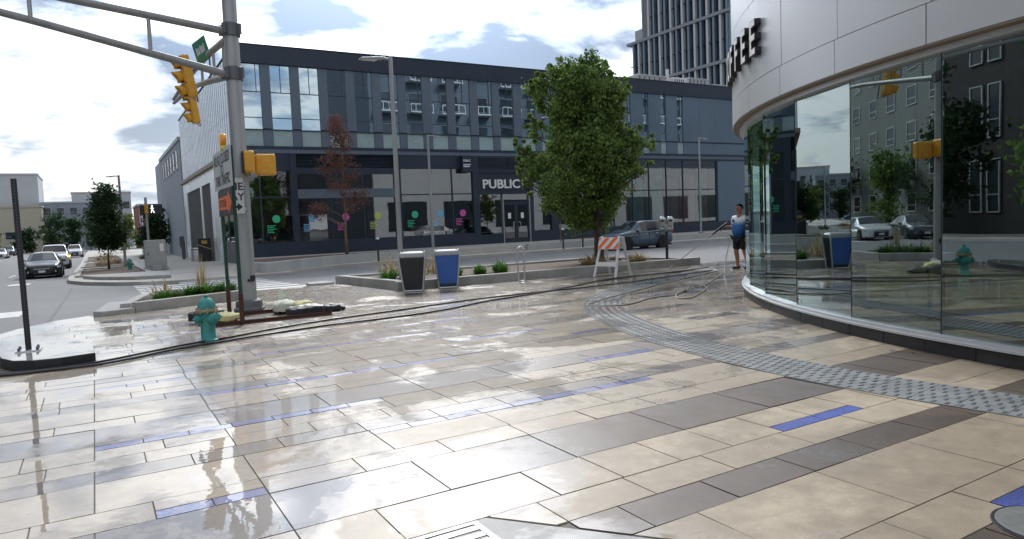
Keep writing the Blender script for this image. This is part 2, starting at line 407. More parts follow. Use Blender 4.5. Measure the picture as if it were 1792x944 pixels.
# ------------------------------------------------------------------ ground, road, terrain
def zr(Y):
    pts = [(-400, -.02), (14, -.02), (28, -.34), (75, -.85), (3000, -.85)]
    for (a, za_), (b, zb_) in zip(pts, pts[1:]):
        if Y <= b: return za_ + (zb_ - za_) * (Y - a) / (b - a)
    return -.85
mb = MB(); mb.box(-3000, -3000, -1.6, 3000, 3000, -1.3)
g_ = struct(mb.build('ground', m_soil))
mb = MB()
ys = [-300, -60, 14, 18, 21, 24, 28, 40, 55, 75, 110, 160, 900]
xs = [-260, -40, -15, 0, 20, 60, 300]
mb.v = [(x, y, zr(y) - 0.015) for y in ys for x in xs]
mb.f = [(j * len(xs) + i, j * len(xs) + i + 1, (j + 1) * len(xs) + i + 1, (j + 1) * len(xs) + i) for j in range(len(ys) - 1) for i in range(len(xs) - 1)]
road = struct(mb.build('road', m_road))

# ------------------------------------------------------------------ plaza paving
TX0, TY0, UI, UJ = -0.11, 1.985, 0.3048, 0.1524
PLAZA = [(-1.45, -4), (26, -4), (26, 15.72), (6.14, 15.72), (5.80, 19.25), (3.05, 19.35), (2.95, 17.25), (0.62, 16.30), (0.02, 16.05), (-0.26, 15.9), (-0.62, 15.3), (-1.0, 14.3), (-1.2, 13.0), (-1.3, 11.7), (-1.45, 9.5)]
mb = MB(); mb.prism(PLAZA, -0.30, -0.007)
plaza = struct(mb.build('plaza_pavement', m_bed))
def clip_rect(poly, x0, y0, x1, y1):
    def cl(pts, ins, inter):
        o = []
        for i in range(len(pts)):
            a, b = pts[i - 1], pts[i]
            if ins(b):
                if not ins(a): o.append(inter(a, b))
                o.append(b)
            elif ins(a): o.append(inter(a, b))
        return o
    def ix(x): return lambda a, b: (x, a[1] + (b[1] - a[1]) * (x - a[0]) / (b[0] - a[0]))
    def iy(y): return lambda a, b: (a[0] + (b[0] - a[0]) * (y - a[1]) / (b[1] - a[1]), y)
    p = poly
    for ins, it in ((lambda q: q[0] >= x0, ix(x0)), (lambda q: q[0] <= x1, ix(x1)), (lambda q: q[1] >= y0, iy(y0)), (lambda q: q[1] <= y1, iy(y1))):
        p = cl(p, ins, it)
        if len(p) < 3: return []
    return p
def area(p): return abs(sum(p[i - 1][0] * p[i][1] - p[i][0] * p[i - 1][1] for i in range(len(p)))) / 2
# rows measured from the photograph in 6-inch steps: (from, to, colour, joints, blue insets (a, b, 'top'/'bot', pieces))
ROWS = [
 (-14, -10, 'B', [1, 4, 7, 10.5, 13.5], []), (-10, -6, 'B', [2, 5, 8, 11, 14], []), (-6, -4.1, 'B', [3, 6, 9.5, 12.5, 15.5], []),
 (-4.1, -2.1, 'D', [2.9, 5.9, 8.9, 12.1, 15.2, 17.2], []),
 (-2.1, 0, 'B', [3, 6, 9, 11.06, 15.2, 17.5], [(13.2, 16.2, 'bot', 1)]),
 (0, 4, 'B', [0, 2.95, 5.9, 8.93, 12.15, 15.2, 18.2], []),
 (4, 6, 'D', [1, 3, 5, 6.94, 8.0, 10.03, 12.18, 14.27, 16.4, 18.4], []),
 (6, 8, 'B', [1.5, 2.95, 4.4, 5.94, 6.94, 8.95, 11.08, 13.6, 15.9, 18.2], []),
 (8, 11, 'B', [0, 2.95, 4.4, 7.5, 9.0, 10.57, 12.1, 15.4, 18.3], [(13.8, 16.9, 'bot', 2)]),
 (11, 15, 'D', [-3, 0, 2.95, 5.94, 8.97, 12.1, 15.2, 18.3], []),
 (15, 17, 'B', [-3, -1, 4.94, 7.0, 9.0, 11.06, 13.2, 15.3, 18.4], [(0.97, 2.95, 'bot', 2)]),
 (17, 20.65, 'B', [-3, 0, 2.95, 9.06, 12.4, 18.4], [(5.97, 15.16, 'top', 9)]),
 (20.65, 22.4, 'D', [-3, 0, 1.94, 3.9, 5.94, 8, 10.04, 12.09, 14.2, 16.2, 18.2], []),
 (22.4, 24.2, 'B', [-2.9, -0.93, 1.02, 2.95, 4.9, 6.92, 9, 11.06, 13.2, 15.3, 17.3], []),
 (24.2, 26.75, 'B', [-3, -1.44, 1.48, 2.95, 4.4, 5.94, 9, 10.6, 12.1, 13.7, 15.2], [(0, 7.4, 'top', 7)]),
 (26.75, 30.4, 'D', [-3, 0, 2.92, 5.91, 8.95, 12.05, 18.4], [(15.17, 18.4, 'bot', 3)]),
 (30.4, 32.1, 'B', [-2.9, -0.93, 0.97, 2.9, 4.86, 6.84, 8.97, 11.02, 13.1, 15.2, 17.2], []),
 (32.1, 35.5, 'B', [-3, 0, 5.84, 8.96, 15.1, 18], [(2.92, 12.0, 'top', 9)]),
 (35.5, 37.2, 'D', [-2.9, -0.9, 0, 1.94, 5.77, 7.84, 9.9, 12, 14, 16.1, 18.2], []),
 (37.2, 39.1, 'B', [-1.4, -0.93, 1.02, 2.9, 4.82, 6.8, 9, 11, 13, 15.1, 16.7], [(18.4, 20.4, 'bot', 2)]),
 (39.1, 41.3, 'B', [-1.4, 0, 1.46, 2.9, 5.8, 7.22, 9.0, 10.9, 12.9, 15.0, 17], []),
 (41.3, 43.9, 'B', [-3, -1.9, 5.8, 8.9, 12, 15], [(0, 2.85, 'bot', 3), (13.4, 18.3, 'bot', 5)]),
 (43.9, 45.5, 'D', [-2, 0, 2.9, 5.8, 8.85, 12, 15, 18], []),
 (45.5, 47.3, 'B', [-1.5, 0.9, 2.9, 4.8, 6.8, 8.9, 10.9, 13, 15, 17], []),
 (47.3, 50.4, 'B', [-3, 0, 2.9, 14.9, 17.9], [(5.75, 14.9, 'bot', 9)]),
 (50.4, 52.0, 'D', [-1, 1.9, 4.8, 7.8, 10.8, 13.8, 16.9], []),
]
j = 52.0
rs = random.Random(11)
pat = [('B', 1.9), ('B', 2.9, 'bl'), ('D', 1.8), ('B', 1.9), ('B', 3.2), ('D', 3.0), ('B', 2.0, 'bl'), ('B', 2.4)]
k = 0
while j < 118:
    p_ = pat[k % len(pat)]; h_ = p_[1] * rs.uniform(.9, 1.1)
    jo = []; x = -8 + rs.random() * 2
    while x < 40: jo.append(x); x += rs.choice([1.5, 2, 2, 3, 3]) if p_[0] == 'B' else 3
    bl = []
    if len(p_) > 2:
        x = rs.uniform(0, 6)
        while x < 60:
            ln = rs.choice([3, 5, 8]); bl.append((x, x + ln, 'bot', ln)); x += ln + rs.uniform(6, 14)
    ROWS.append((j, j + h_, p_[0], jo, bl)); j += h_; k += 1
tiles = []          # (polygon, colour)
GAP = 0.0045
DRAIN = [(0.55, 3.27), (1.64, 3.27), (2.62, 2.0), (2.62, 1.2), (0.55, 1.2)]     # sump collar, the pavers are cut to it
def emit_tile(a, b, c0, c1, kind):
    x0 = TX0 + a * UI + GAP; x1 = TX0 + b * UI - GAP; y0 = TY0 + c0 * UJ + GAP; y1 = TY0 + c1 * UJ - GAP
    if x1 - x0 < 0.03 or y1 - y0 < 0.03: return
    p = clip_rect(PLAZA, x0, y0, x1, y1)
    if len(p) < 3 or area(p) < 0.003: return
    # cut along the diagonal of the drain collar: keep the side with  n.(q - q0) > 0
    if y0 < 3.28 and x0 < 2.7 and x1 > 0.5:
        q0 = (1.70, 3.19); n_ = (0.78, 0.62)
        def ins(q): return (q[0] - q0[0]) * n_[0] + (q[1] - q0[1]) * n_[1] > 0.004
        def it(u, v_):
            du = (u[0] - q0[0]) * n_[0] + (u[1] - q0[1]) * n_[1] - 0.004; dv_ = (v_[0] - q0[0]) * n_[0] + (v_[1] - q0[1]) * n_[1] - 0.004
            s_ = du / (du - dv_); return (u[0] + (v_[0] - u[0]) * s_, u[1] + (v_[1] - u[1]) * s_)
        if y1 < 3.30 or not all(ins(q) for q in p):
            o_ = []
            for i in range(len(p)):
                A_, B_ = p[i - 1], p[i]
                if ins(B_):
                    if not ins(A_): o_.append(it(A_, B_))
                    o_.append(B_)
                elif ins(A_): o_.append(it(A_, B_))
            # the part above the collar's top edge stays
            top = [q for q in p if q[1] > 3.28]
            if len(top) >= 2 and y0 > 3.1: o_ = p
            p = o_
            if len(p) < 3 or area(p) < 0.003: return
    tiles.append((p, kind))
for (c0, c1, kd, jo, bl) in ROWS:
    js = sorted(set([q for q in jo]))
    # carry the joints on beyond the measured stretch
    step = 3 if kd == 'D' else 2
    lo, hi = js[0], js[-1]
    rr_ = random.Random(int(c0 * 10) + 5)
    while lo > -8: lo -= step; js.append(lo)
    while hi < 86: hi += rr_.choice([2, 3, 3]); js.append(hi)
    for (a, b, side, n_) in bl: js += [a, b]
    js = sorted(js)
    cl = [js[0]]
    for q in js[1:]:
        if q - cl[-1] > 0.25: cl.append(q)
    bt = min(0.85, (c1 - c0) * 0.45)
    for a, b in zip(cl, cl[1:]):
        y0, y1 = c0, c1
        for (ba, bb, side, n_) in bl:
            if a >= ba - .1 and b <= bb + .1:
                if side == 'top': y1 = c1 - bt
                else: y0 = c0 + bt
        emit_tile(a, b, y0, y1, 'B' if (kd == 'D' and c0 > 30 and rr_.random() < .33) else ('D' if (kd == 'B' and c0 > 45 and rr_.random() < .12) else kd))
    for (ba, bb, side, n_) in bl:
        for i in range(n_):
            a = ba + (bb - ba) * i / n_; b = ba + (bb - ba) * (i + 1) / n_
            if side == 'top': emit_tile(a, b, c1 - bt, c1, 'L')
            else: emit_tile(a, b, c0, c0 + bt, 'L')
def screen(P):
    c = camo.matrix_world.inverted() @ Vector(P)
    if c.z > -0.2: return None
    return (896 + 1220 * c.x / -c.z, 472 - 1220 * c.y / -c.z)
def px_area(p):
    q = [screen((a[0], a[1], 0)) for a in p]
    if any(s is None for s in q): return 0
    cx_ = sum(s[0] for s in q) / len(q); cy_ = sum(s[1] for s in q) / len(q)
    if not (-60 < cx_ < 1850 and 400 < cy_ < 1000): return 0
    return area(q)
tiles.sort(key=lambda t_: -px_area(t_[0]))
tm = {'B': m_beige, 'D': m_dark, 'L': m_blue}
rt = random.Random(3)
def tile_geo(mb, p):
    n_ = len(p)
    cx_ = sum(q[0] for q in p) / n_; cy_ = sum(q[1] for q in p) / n_
    sx, sy, dz = rt.gauss(0, .0026), rt.gauss(0, .003), rt.gauss(0, .0007)
    zt = [dz + (q[0] - cx_) * sx + (q[1] - cy_) * sy for q in p]
    e = 0.004
    a_ = sum(p[i - 1][0] * p[i][1] - p[i][0] * p[i - 1][1] for i in range(n_))
    if a_ < 0: p = p[::-1]; zt = zt[::-1]
    v = [(q[0], q[1], -0.02) for q in p] + [(q[0], q[1], z) for q, z in zip(p, zt)]
    f = [tuple(range(n_, 2 * n_))] + [(i, (i + 1) % n_, n_ + (i + 1) % n_, n_ + i) for i in range(n_)]
    mb.add(v, f)
rest = {'B': MB(), 'D': MB(), 'L': MB()}
for i, (p, kd) in enumerate(tiles):
    if i < 297:
        mb = MB(); tile_geo(mb, p)
        mb.build('tile', tm[kd], plaza)
    else:
        tile_geo(rest[kd], p)
for kd, nm in (('B', 'beige_tiles'), ('D', 'brown_tiles'), ('L', 'blue_tiles')):
    stuff(rest[kd].build(nm, tm[kd], plaza))

m_grate = M('grate_steel', (0.21, 0.225, 0.23), .42, .3, var=.2, scale=14)
# drain sump: concrete collar, grate frame and bars
dr = thing('drain_grate', 'steel bar drain grate in a wet concrete collar at the bottom edge', 'drain')
mb = MB(); mb.prism([(0.55, 1.2), (2.9, 1.2), (2.9, 1.64), (1.693, 3.19), (1.60, 3.29), (0.55, 3.29)], -0.05, -0.003); mb.build('collar', m_tact, dr)
mb = MB(); mb.box(0.85, 1.85, -0.02, 1.62, 1.885, 0.0025); mb.box(0.85, 3.16, -0.02, 1.62, 3.195, 0.0025); mb.box(0.85, 1.885, -0.02, 0.885, 3.16, 0.0025); mb.box(1.585, 1.885, -0.02, 1.62, 3.16, 0.0025)
mb.build('frame', m_grate, dr)
mb = MB(); mb.box(0.885, 1.885, -0.0025, 1.585, 3.16, -0.0015); mb.build('sump', m_black, dr)
for i in range(16):
    y = 1.90 + i * 0.0795
    mb = MB(); mb.box(0.887, y, -0.002, 1.583, y + 0.052, 0.002); mb.build('bar', m_grate, dr)
mh = thing('cleanout_cover', 'round grey cleanout cover in the brown paver at the lower right corner', 'cover', (3.83, 1.49, 0.002))
mb = MB(); mb.lathe([(0.24, -0.01), (0.24, 0.003), (0.235, 0.004)], 40); mb.build('ring', m_black, mh)
mb = MB(); mb.lathe([(0.222, 0.001), (0.222, 0.007), (0.216, 0.008)], 40); mb.build('lid', M('lid_grey', (.16, .165, .155), .7, var=.2, scale=20, spec=.25), mh)

# tactile strip that sweeps round the shop
TI = [(6.62, 0.6), (6.45, 1.6), (6.29, 2.64), (6.23, 3.07), (6.18, 3.52), (6.16, 4.05), (6.185, 4.5), (6.23, 5.0), (6.30, 5.45), (6.38, 5.9), (6.48, 6.3), (6.60, 6.75), (6.74, 7.2), (6.93, 7.7), (7.18, 8.3), (7.55, 9.0), (7.95, 9.6), (8.45, 10.2), (9.15, 10.8), (10.0, 11.35), (11.0, 11.85), (12.2, 12.4), (13.6, 13.0), (15.5, 13.7), (18, 14.3)]
def catmull(P, n=8):
    o = []
    for i in range(len(P) - 1):
        p0 = Vector(P[max(i - 1, 0)]); p1 = Vector(P[i]); p2 = Vector(P[i + 1]); p3 = Vector(P[min(i + 2, len(P) - 1)])
        for k in range(n):
            t = k / n
            o.append(0.5 * ((2 * p1) + (-p0 + p2) * t + (2 * p0 - 5 * p1 + 4 * p2 - p3) * t * t + (-p0 + 3 * p1 - 3 * p2 + p3) * t ** 3))
    o.append(Vector(P[-1])); return o
tp = catmull(TI, 10)
# resample by arc length
sl = [0]
for a, b in zip(tp, tp[1:]): sl.append(sl[-1] + (b - a).length)
def at_s(s):
    import bisect
    i = min(max(bisect.bisect(sl, s) - 1, 0), len(tp) - 2)
    t = (s - sl[i]) / (sl[i + 1] - sl[i]); p = tp[i].lerp(tp[i + 1], t); d = (tp[i + 1] - tp[i]).normalized()
    return p, Vector((-d.y, d.x))
tact = struct(MB().build('tactile_path', None))
WT = 0.68
tact.name = 'tactile_path'
S = sl[-1]; npv = int(S / 0.33)
for i in range(npv):
    for ln in range(3):
        s0 = S * i / npv; s1 = S * (i + 1) / npv
        mb = MB(); pts = []
        u0, u1 = WT * ln / 3 + .003, WT * (ln + 1) / 3 - .003
        q = []
        for (s, u) in ((s0 + .003, u0), (s1 - .003, u0), (s1 - .003, u1), (s0 + .003, u1)):
            p, nn = at_s(s); q.append((p.x + nn.x * u, p.y + nn.y * u))
        mb.prism(q, -0.01, 0.0065 + rt.uniform(-.0008, .0008))
        mb.build('paver', m_tact, tact)
mb = MB(); pts = []
for i in range(120):
    s0 = S * i / 120; s1 = S * (i + 1) / 120
    q = [at_s(s0), at_s(s1)]
    (a, na), (b, nb) = q
    mb.quad((a.x, a.y, 0.003), (b.x, b.y, 0.003), (b.x + nb.x * WT, b.y + nb.y * WT, 0.003), (a.x + na.x * WT, a.y + na.y * WT, 0.003))
mb.build('grout_bed', m_bed, tact)
m_tactbar = M('tactile_bar', (0.12, 0.14, 0.155), 0.45, var=0.25, scale=20)
mb = MB()
i = 0; s = 0.05
while s < S * 0.62:
    for ln in range(6):
        u = WT * (ln + 0.5) / 6
        p, nn = at_s(s + (0.045 if ln % 2 else 0)); d = Vector((nn.y, -nn.x))
        c_ = p + nn * u
        rot = Matrix(((nn.x, d.x, 0), (nn.y, d.y, 0), (0, 0, 1)))
        mb.obox((c_.x, c_.y, 0.0085), 0.062, 0.02, 0.005, rot)
    s += 0.092
stuff(mb.build('raised_bars', m_tactbar, tact))

# ------------------------------------------------------------------ curved shop building on the right
CC = Vector((18.35, 0.92)); CR = 11.3
def cp(ang, r, z): a = R_(ang); return (CC.x + r * math.cos(a), CC.y + r * math.sin(a), z)
def arc(mb, a0, a1, r0, r1, z0, z1, n=4):
    v = []; f = []
    for i in range(n + 1):
        a = a0 + (a1 - a0) * i / n
        v += [cp(a, r0, z0), cp(a, r1, z0), cp(a, r1, z1), cp(a, r0, z1)]
    for i in range(n):
        b = i * 4; c = b + 4
        f += [(b, b + 1, c + 1, c), (b + 1, b + 2, c + 2, c + 1), (b + 2, b + 3, c + 3, c + 2), (b + 3, b, c, c + 3)]
    f += [(0, 3, 2, 1), (n * 4, n * 4 + 1, n * 4 + 2, n * 4 + 3)]
    return mb.add(v, f)
A0, A1 = 73.8, 199.7
shop = thing('curved_shop_building', 'rounded glass fronted shop with silver metal cladding and black stone base', 'building')
a = A0; rk = random.Random(2)
while a < A1 - 0.5:
    mb = MB(); arc(mb, a + .02, a + 2.98, CR - 0.30, CR + rk.uniform(0, .003), -0.05, 0.142, 3); mb.build('base_stone', m_blackk, shop); a += 3
mb = MB(); arc(mb, A0, A1, CR - .45, CR - .012, -0.05, 0.13, 60); mb.build('base_core', m_black, shop)
mb = MB(); arc(mb, A0, A1, CR - .30, CR + .035, 0.143, 0.168, 80); arc(mb, A0, A1, CR - .30, CR + .012, 0.168, 0.205, 80); mb.build('sill', m_sill, shop, smooth=True)
# flat panes between mullions
GA = [94.8 + 6.98 * i for i in range(16)]
GR = CR - 0.05
for a, b in zip(GA, GA[1:]):
    p0 = Vector(cp(a + .05, GR, 0.2)); p1 = Vector(cp(b - .05, GR, 0.2))
    n_ = Vector((p1.y - p0.y, p0.x - p1.x, 0)).normalized()
    if n_.dot(p0 - Vector((CC.x, CC.y, 0))) < 0: n_ = -n_
    mb = MB(); mb.add([p0, p1, (p1.x, p1.y, 3.1), (p0.x, p0.y, 3.1)], [(0, 1, 2, 3)])
    g1 = mb.build('window', m_glass, shop)
m_mullt = M('joint_teal', (0.06, 0.085, 0.088), .4, .2)
for a in GA:
    p0 = Vector(cp(a, CR - .06, 0)); rd = Vector((p0.x - CC.x, p0.y - CC.y, 0)).normalized()
    rot = Matrix(((rd.x, -rd.y, 0), (rd.y, rd.x, 0), (0, 0, 1)))
    mb = MB(); mb.obox((p0.x - rd.x * .01, p0.y - rd.y * .01, 1.65), 0.03, 0.02, 2.9, rot); mb.build('mullion', m_mullt, shop)
mb = MB(); arc(mb, A0, A1, CR - .3, CR + .03, 3.085, 3.145, 80); mb.build('head_trim', m_sill, shop, smooth=True)
mb = MB(); arc(mb, A0, A1, CR - .3, CR + .14, 3.150, 3.166, 80); mb.build('soffit', m_soffit, shop, smooth=True)
mb = MB(); arc(mb, A0, A1, CR - .1, CR + .125, 3.17, 9.4, 80); mb.build('cladding_backing', m_mull, shop, smooth=True)
RC = CR + .15
rows_ = [(3.168, 3.565, 0), (3.573, 4.78, 0.3), (4.788, 6.0, 0), (6.008, 7.2, .3), (7.208, 8.4, 0), (8.408, 9.4, .3)]
for (z0, z1, off) in rows_:
    a = 94.8 + off
    while a < 196:
        mb = MB(); arc(mb, a + .035, a + 6.98 - .035, CR + .126, RC + rk.uniform(-.002, .002), z0, z1, 8)
        mb.build('cladding_panel', m_clad, shop, smooth=True); a += 6.98
# raised letters
for i, ch in enumerate('COFFEE'):
    ang = 133.4 + 2.65 * i
    rad = Vector((math.cos(R_(ang)), math.sin(R_(ang)), 0)); right = Vector((-rad.y, rad.x, 0))
    o = Vector(cp(ang, RC + 0.05, 3.93))
    mtx = facing(o - right * .2, right, (0, 0, 1))
    l_ = text('letter', ch, m_ink, shop, 0.70, mtx, extrude=0.045, bold=0.022, sx=0.85)
    f_ = text('letter_face', ch, m_white, l_, 0.70, Matrix.Translation((0, 0, 0.047)), extrude=0.002, bold=0.010, sx=0.85)
    mb = MB(); mb.box(0.05, 0.05, -0.06, 0.12, 0.12, -0.045); mb.build('letter_bracket', m_ink, l_)
# roof, floor, ceiling and back wall inside
mb = MB(); mb.prism([cp(a, CR - .1, 0)[:2] for a in range(74, 200, 3)] + [(24, -4), (24, 8)], 9.30, 9.38); mb.build('roof', m_side, shop)
mb = MB(); mb.prism([cp(a, CR - .31, 0)[:2] for a in range(74, 200, 3)], -0.02, 0.06); mb.build('floor', m_room, shop)
mb = MB(); mb.prism([cp(a, CR - .31, 0)[:2] for a in range(74, 200, 3)], 3.13, 3.149); mb.build('ceiling', m_room, shop)
mb = MB(); arc(mb, 74, 199, 7.6, 7.8, 0.06, 3.13, 30); mb.build('back_wall', m_room, shop)
for pa, r1 in ((141.5, 10.2), (197.5, 10.9), (120, 10.9)):
    mb = MB(); arc(mb, pa, pa + .8, 7.8, r1, 0.06, 3.13, 1); mb.build('partition', m_room, shop)
for ang, rr_ in ((167.5, 9.9), (153.0, 9.9), (140, 9.9)):
    mb = MB(); c_ = cp(ang, rr_, 0); mb.lathe([(.16, .06), (.16, 3.12)], 20, (c_[0], c_[1], 0)); mb.build('column', M('column_teal', (0.10, 0.17, 0.17), .6), shop, smooth=True)
# pale timber bench inside the window
bn = thing('timber_bench', 'long pale timber bench seen through the curved shop glass', 'bench')
for (a0, a1) in ((157.3, 162.4), (162.6, 172), (172.2, 182)):
    mb = MB(); arc(mb, a0, a1, CR - .80, CR - .30, 0.40, 0.80, 6); mb.build('seat_block', m_wood, bn)
    mb = MB(); arc(mb, a0, a1, CR - .81, CR - .29, 0.81, 0.87, 6); mb.build('seat_top', m_wood, bn)
    mb = MB(); arc(mb, a0 + .2, a1 - .2, CR - .7, CR - .45, 0.065, 0.40, 6); mb.build('leg', m_black, bn)
cz = tag(MB().lathe([(.02, 0), (.16, .0), (.16, .30), (.12, .36), (.02, .36)], 16, (*cp(169.7, CR - .55, 0)[:2], 0.875)).build('orange_cushion', m_orange, None, smooth=True), 'small orange object on the timber bench inside the shop', 'cushion')

# ------------------------------------------------------------------ dark two storey commercial building
FY = 43.0
pub = thing('commercial_building', 'dark two storey commercial building with glass storefronts across the side street', 'building')
BX0, BX1, BY1 = 7.7, 68.0, 74.0
mb = MB(); mb.box(BX0 + .02, FY + 3.2, -1, BX1, BY1 - .1, 11.9); mb.build('core_wall', m_room, pub)
mb = MB(); mb.box(BX0, FY - .12, 11.34, BX1, FY + .3, 12.38); mb.box(BX0, FY + .3, 11.34, BX0 + .4, BY1, 12.38); mb.build('parapet', m_navy, pub)
for x in [10.4 + 3.44 * i for i in range(17)]:
    mb = MB(); mb.box(x, FY - .124, 11.345, x + .02, FY - .11, 12.38); mb.build('parapet_joint', m_black, pub)
mb = MB(); mb.box(BX0 - .03, FY - .16, 12.38, BX1, FY + .34, 12.43); mb.build('coping', m_frame, pub)
mb = MB(); mb.box(BX0, FY + .1, 12.0, BX1, BY1, 12.1); mb.build('roof', m_side, pub)
wx = [7.95 + 1.722 * i + (0.0) for i in range(12)]
wins = [(x, x + 1.14) for x in [8.0 - .17, 9.55, 11.25, 12.94, 14.66, 16.39, 18.08, 19.90, 21.64, 23.4, 25.12, 26.93, 28.65, 30.4, 32.1, 33.8]]
slots = [(36.54, 37.13), (38.43, 38.99), (40.29, 40.89), (42.13, 42.79), (58, 58.6), (60, 60.6)]
ap = wins + slots
ap.sort()
prev = BX0
rw = random.Random(5)
for i, (a, b) in enumerate(ap + [(BX1, None)]):
    # solid panel left of the opening, in two lifts
    segs = [prev]
    while a - segs[-1] > 2.4: segs.append(segs[-1] + 1.85)
    segs.append(a)
    for s0, s1 in zip(segs, segs[1:]):
        mt_ = m_panel2 if s0 > 36 else m_panel
        mb = MB(); mb.box(s0 + .006, FY, 7.60, s1 - .006, FY + .2, 11.338); mb.build('wall_panel', mt_, pub)
        mb = MB(); mb.box(s0 + .006, FY + .004, 6.57, s1 - .006, FY + .2, 7.50); mb.build('wall_panel', mt_, pub)
    if b is None: break
    wdo = MB().add([(a, FY + .09, 7.56), (b, FY + .09, 7.56), (b, FY + .09, 11.33), (a, FY + .09, 11.33)], [(0, 1, 2, 3)]).build('window', m_glassu, pub)
    mb = MB(); mb.box(a + .01, FY + .12, 10.17, b - .01, FY + .2, 10.44); mb.build('spandrel', m_spandrel, wdo)
    mb = MB(); mb.box(a, FY + .05, 9.70, b, FY + .088, 9.745); mb.build('transom', m_frame, wdo)
    mb = MB(); mb.box(a, FY + .05, 8.21, b, FY + .088, 8.25); mb.build('transom', m_frame, wdo)
    xm = a + (b - a) * (.5 if i % 3 else .78)
    mb = MB(); mb.box(xm, FY + .05, 9.745, xm + .03, FY + .088, 11.33); mb.build('mullion', m_frame, wdo)
    mb = MB(); mb.box(a + .005, FY + .06, 6.58, b - .005, FY + .1, 7.50); mb.build('lower_pane', m_spang, wdo)
    if i > 3 and rw.random() < .7:
        mb = MB(); mb.box(a, FY + .35, 7.6 + rw.choice([0, 0, .9]), b, FY + .37, 10.1); mb.build('blind', m_blind, wdo)
    mb = MB(); mb.box(a - .3, FY + 1.5, 6.4, b + .3, FY + 1.6, 11.4); mb.build('room_wall', m_room, wdo)
    prev = b
mb = MB(); mb.box(BX0, FY - .02, 7.50, BX1, FY + .22, 7.555); mb.build('floor_line', m_frame, pub)
mb = MB(); mb.box(BX0, FY - .06, 6.40, BX1, FY + .3, 6.565); mb.build('floor_strip', m_navy, pub)
mb = MB(); mb.box(BX0, FY - .03, 6.16, BX1, FY + 1.0, 6.395); mb.build('soffit_band', m_panel, pub)
mb = MB(); mb.box(BX0 + .03, FY + .25, 5.9, BX1, FY + 3.1, 6.16); mb.build('ground_ceiling', m_room, pub)
# ground floor: bays as (x0, x1, top of glass, sill, transom z or None, mullions)
def glaze(x0, x1, z0, z1, y, mull=(), rails=(), nm='window'):
    o = MB().add([(x0, y, z0), (x1, y, z0), (x1, y, z1), (x0, y, z1)], [(0, 1, 2, 3)]).build(nm, m_glassg, pub)
    for q in mull:
        mb = MB(); mb.box(q - .04, y - .06, z0, q + .04, y + .05, z1); mb.build('mullion', m_frame, o)
    for q in rails:
        mb = MB(); mb.box(x0, y - .05, q - .04, x1, y - .002, q + .04); mb.build('rail', m_frame, o)
    return o
def wallp(x0, x1, z0, z1, y0=FY, y1=FY + .25, mt=m_navy, nm='wall_panel'):
    mb = MB(); mb.box(x0, y0, z0, x1, y1, z1); return mb.build(nm, mt, pub)
wallp(BX0, 22.72, -.6, 0.84, FY - .02); wallp(22.72, 25.03, -.6, 0.68, FY - .02); wallp(27.30, BX1, -.6, 0.82, FY - .02)
wallp(BX0 + .1, 10.4, 5.12, 6.16); glaze(BX0 + .12, 10.38, .85, 5.1, FY + .1, (8.6,), (3.55,)); wallp(10.38, 10.75, .84, 6.16, FY - .05)
for lx in range(2):      # louvre band
    x0, x1 = (10.75, 13.9) if lx == 0 else (13.95, 16.98)
    lv = wallp(x0, x1, 5.30, 6.16, FY + .15)
    lv.name = 'louvre'
    for q in range(9):
        mb = MB(); mb.obox(((x0 + x1) / 2, FY + .10, 5.38 + q * .085), x1 - x0 - .04, .10, .02, Matrix.Rotation(R_(-35), 3, 'X')); mb.build('slat', m_frame, lv)
wallp(10.75, 16.98, 4.92, 5.30); glaze(10.75, 16.98, 4.0, 4.92, FY + .12, (12.82, 14.87)); wallp(10.75, 17.0, 3.45, 4.0, FY - .04, FY + .25, m_panel)
glaze(10.75, 17.0, .85, 3.45, FY + .12, (12.81, 14.87)); wallp(17.0, 17.42, .84, 6.16, FY - .05)
wallp(17.42, 22.72, 5.26, 6.16); glaze(17.42, 22.72, .85, 5.26, FY + .1, (19.55, 21.15), (3.57,)); wallp(22.72, 23.2, .68, 6.16, FY - .05)
wallp(23.2, 27.65, 3.50, 3.66, FY - .1); wallp(23.2, 27.65, 5.0, 6.16, FY + .02); wallp(23.2, 27.65, 3.66, 5.0, FY + .1)
glaze(23.2, 25.03, .7, 3.5, FY + .1)
for lx in range(2):
    x0 = 22.75 + lx * 2.25; lv = wallp(x0 + .5, x0 + 2.7, 5.3, 6.1, FY - .02, FY + .01); lv.name = 'louvre'
    for q in range(9):
        mb = MB(); mb.obox((x0 + 1.6, FY - .04, 5.36 + q * .08), 2.1, .08, .02, Matrix.Rotation(R_(-35), 3, 'X')); mb.build('slat', m_frame, lv)
glaze(25.1, 27.25, 2.95, 3.5, FY + .1); wallp(25.03, 25.1, -.2, 3.5, FY - .06, FY + .2, m_steel); wallp(27.25, 27.32, -.2, 3.5, FY - .06, FY + .2, m_steel); wallp(25.1, 27.25, 2.85, 2.95, FY - .02, FY + .2, m_frame)
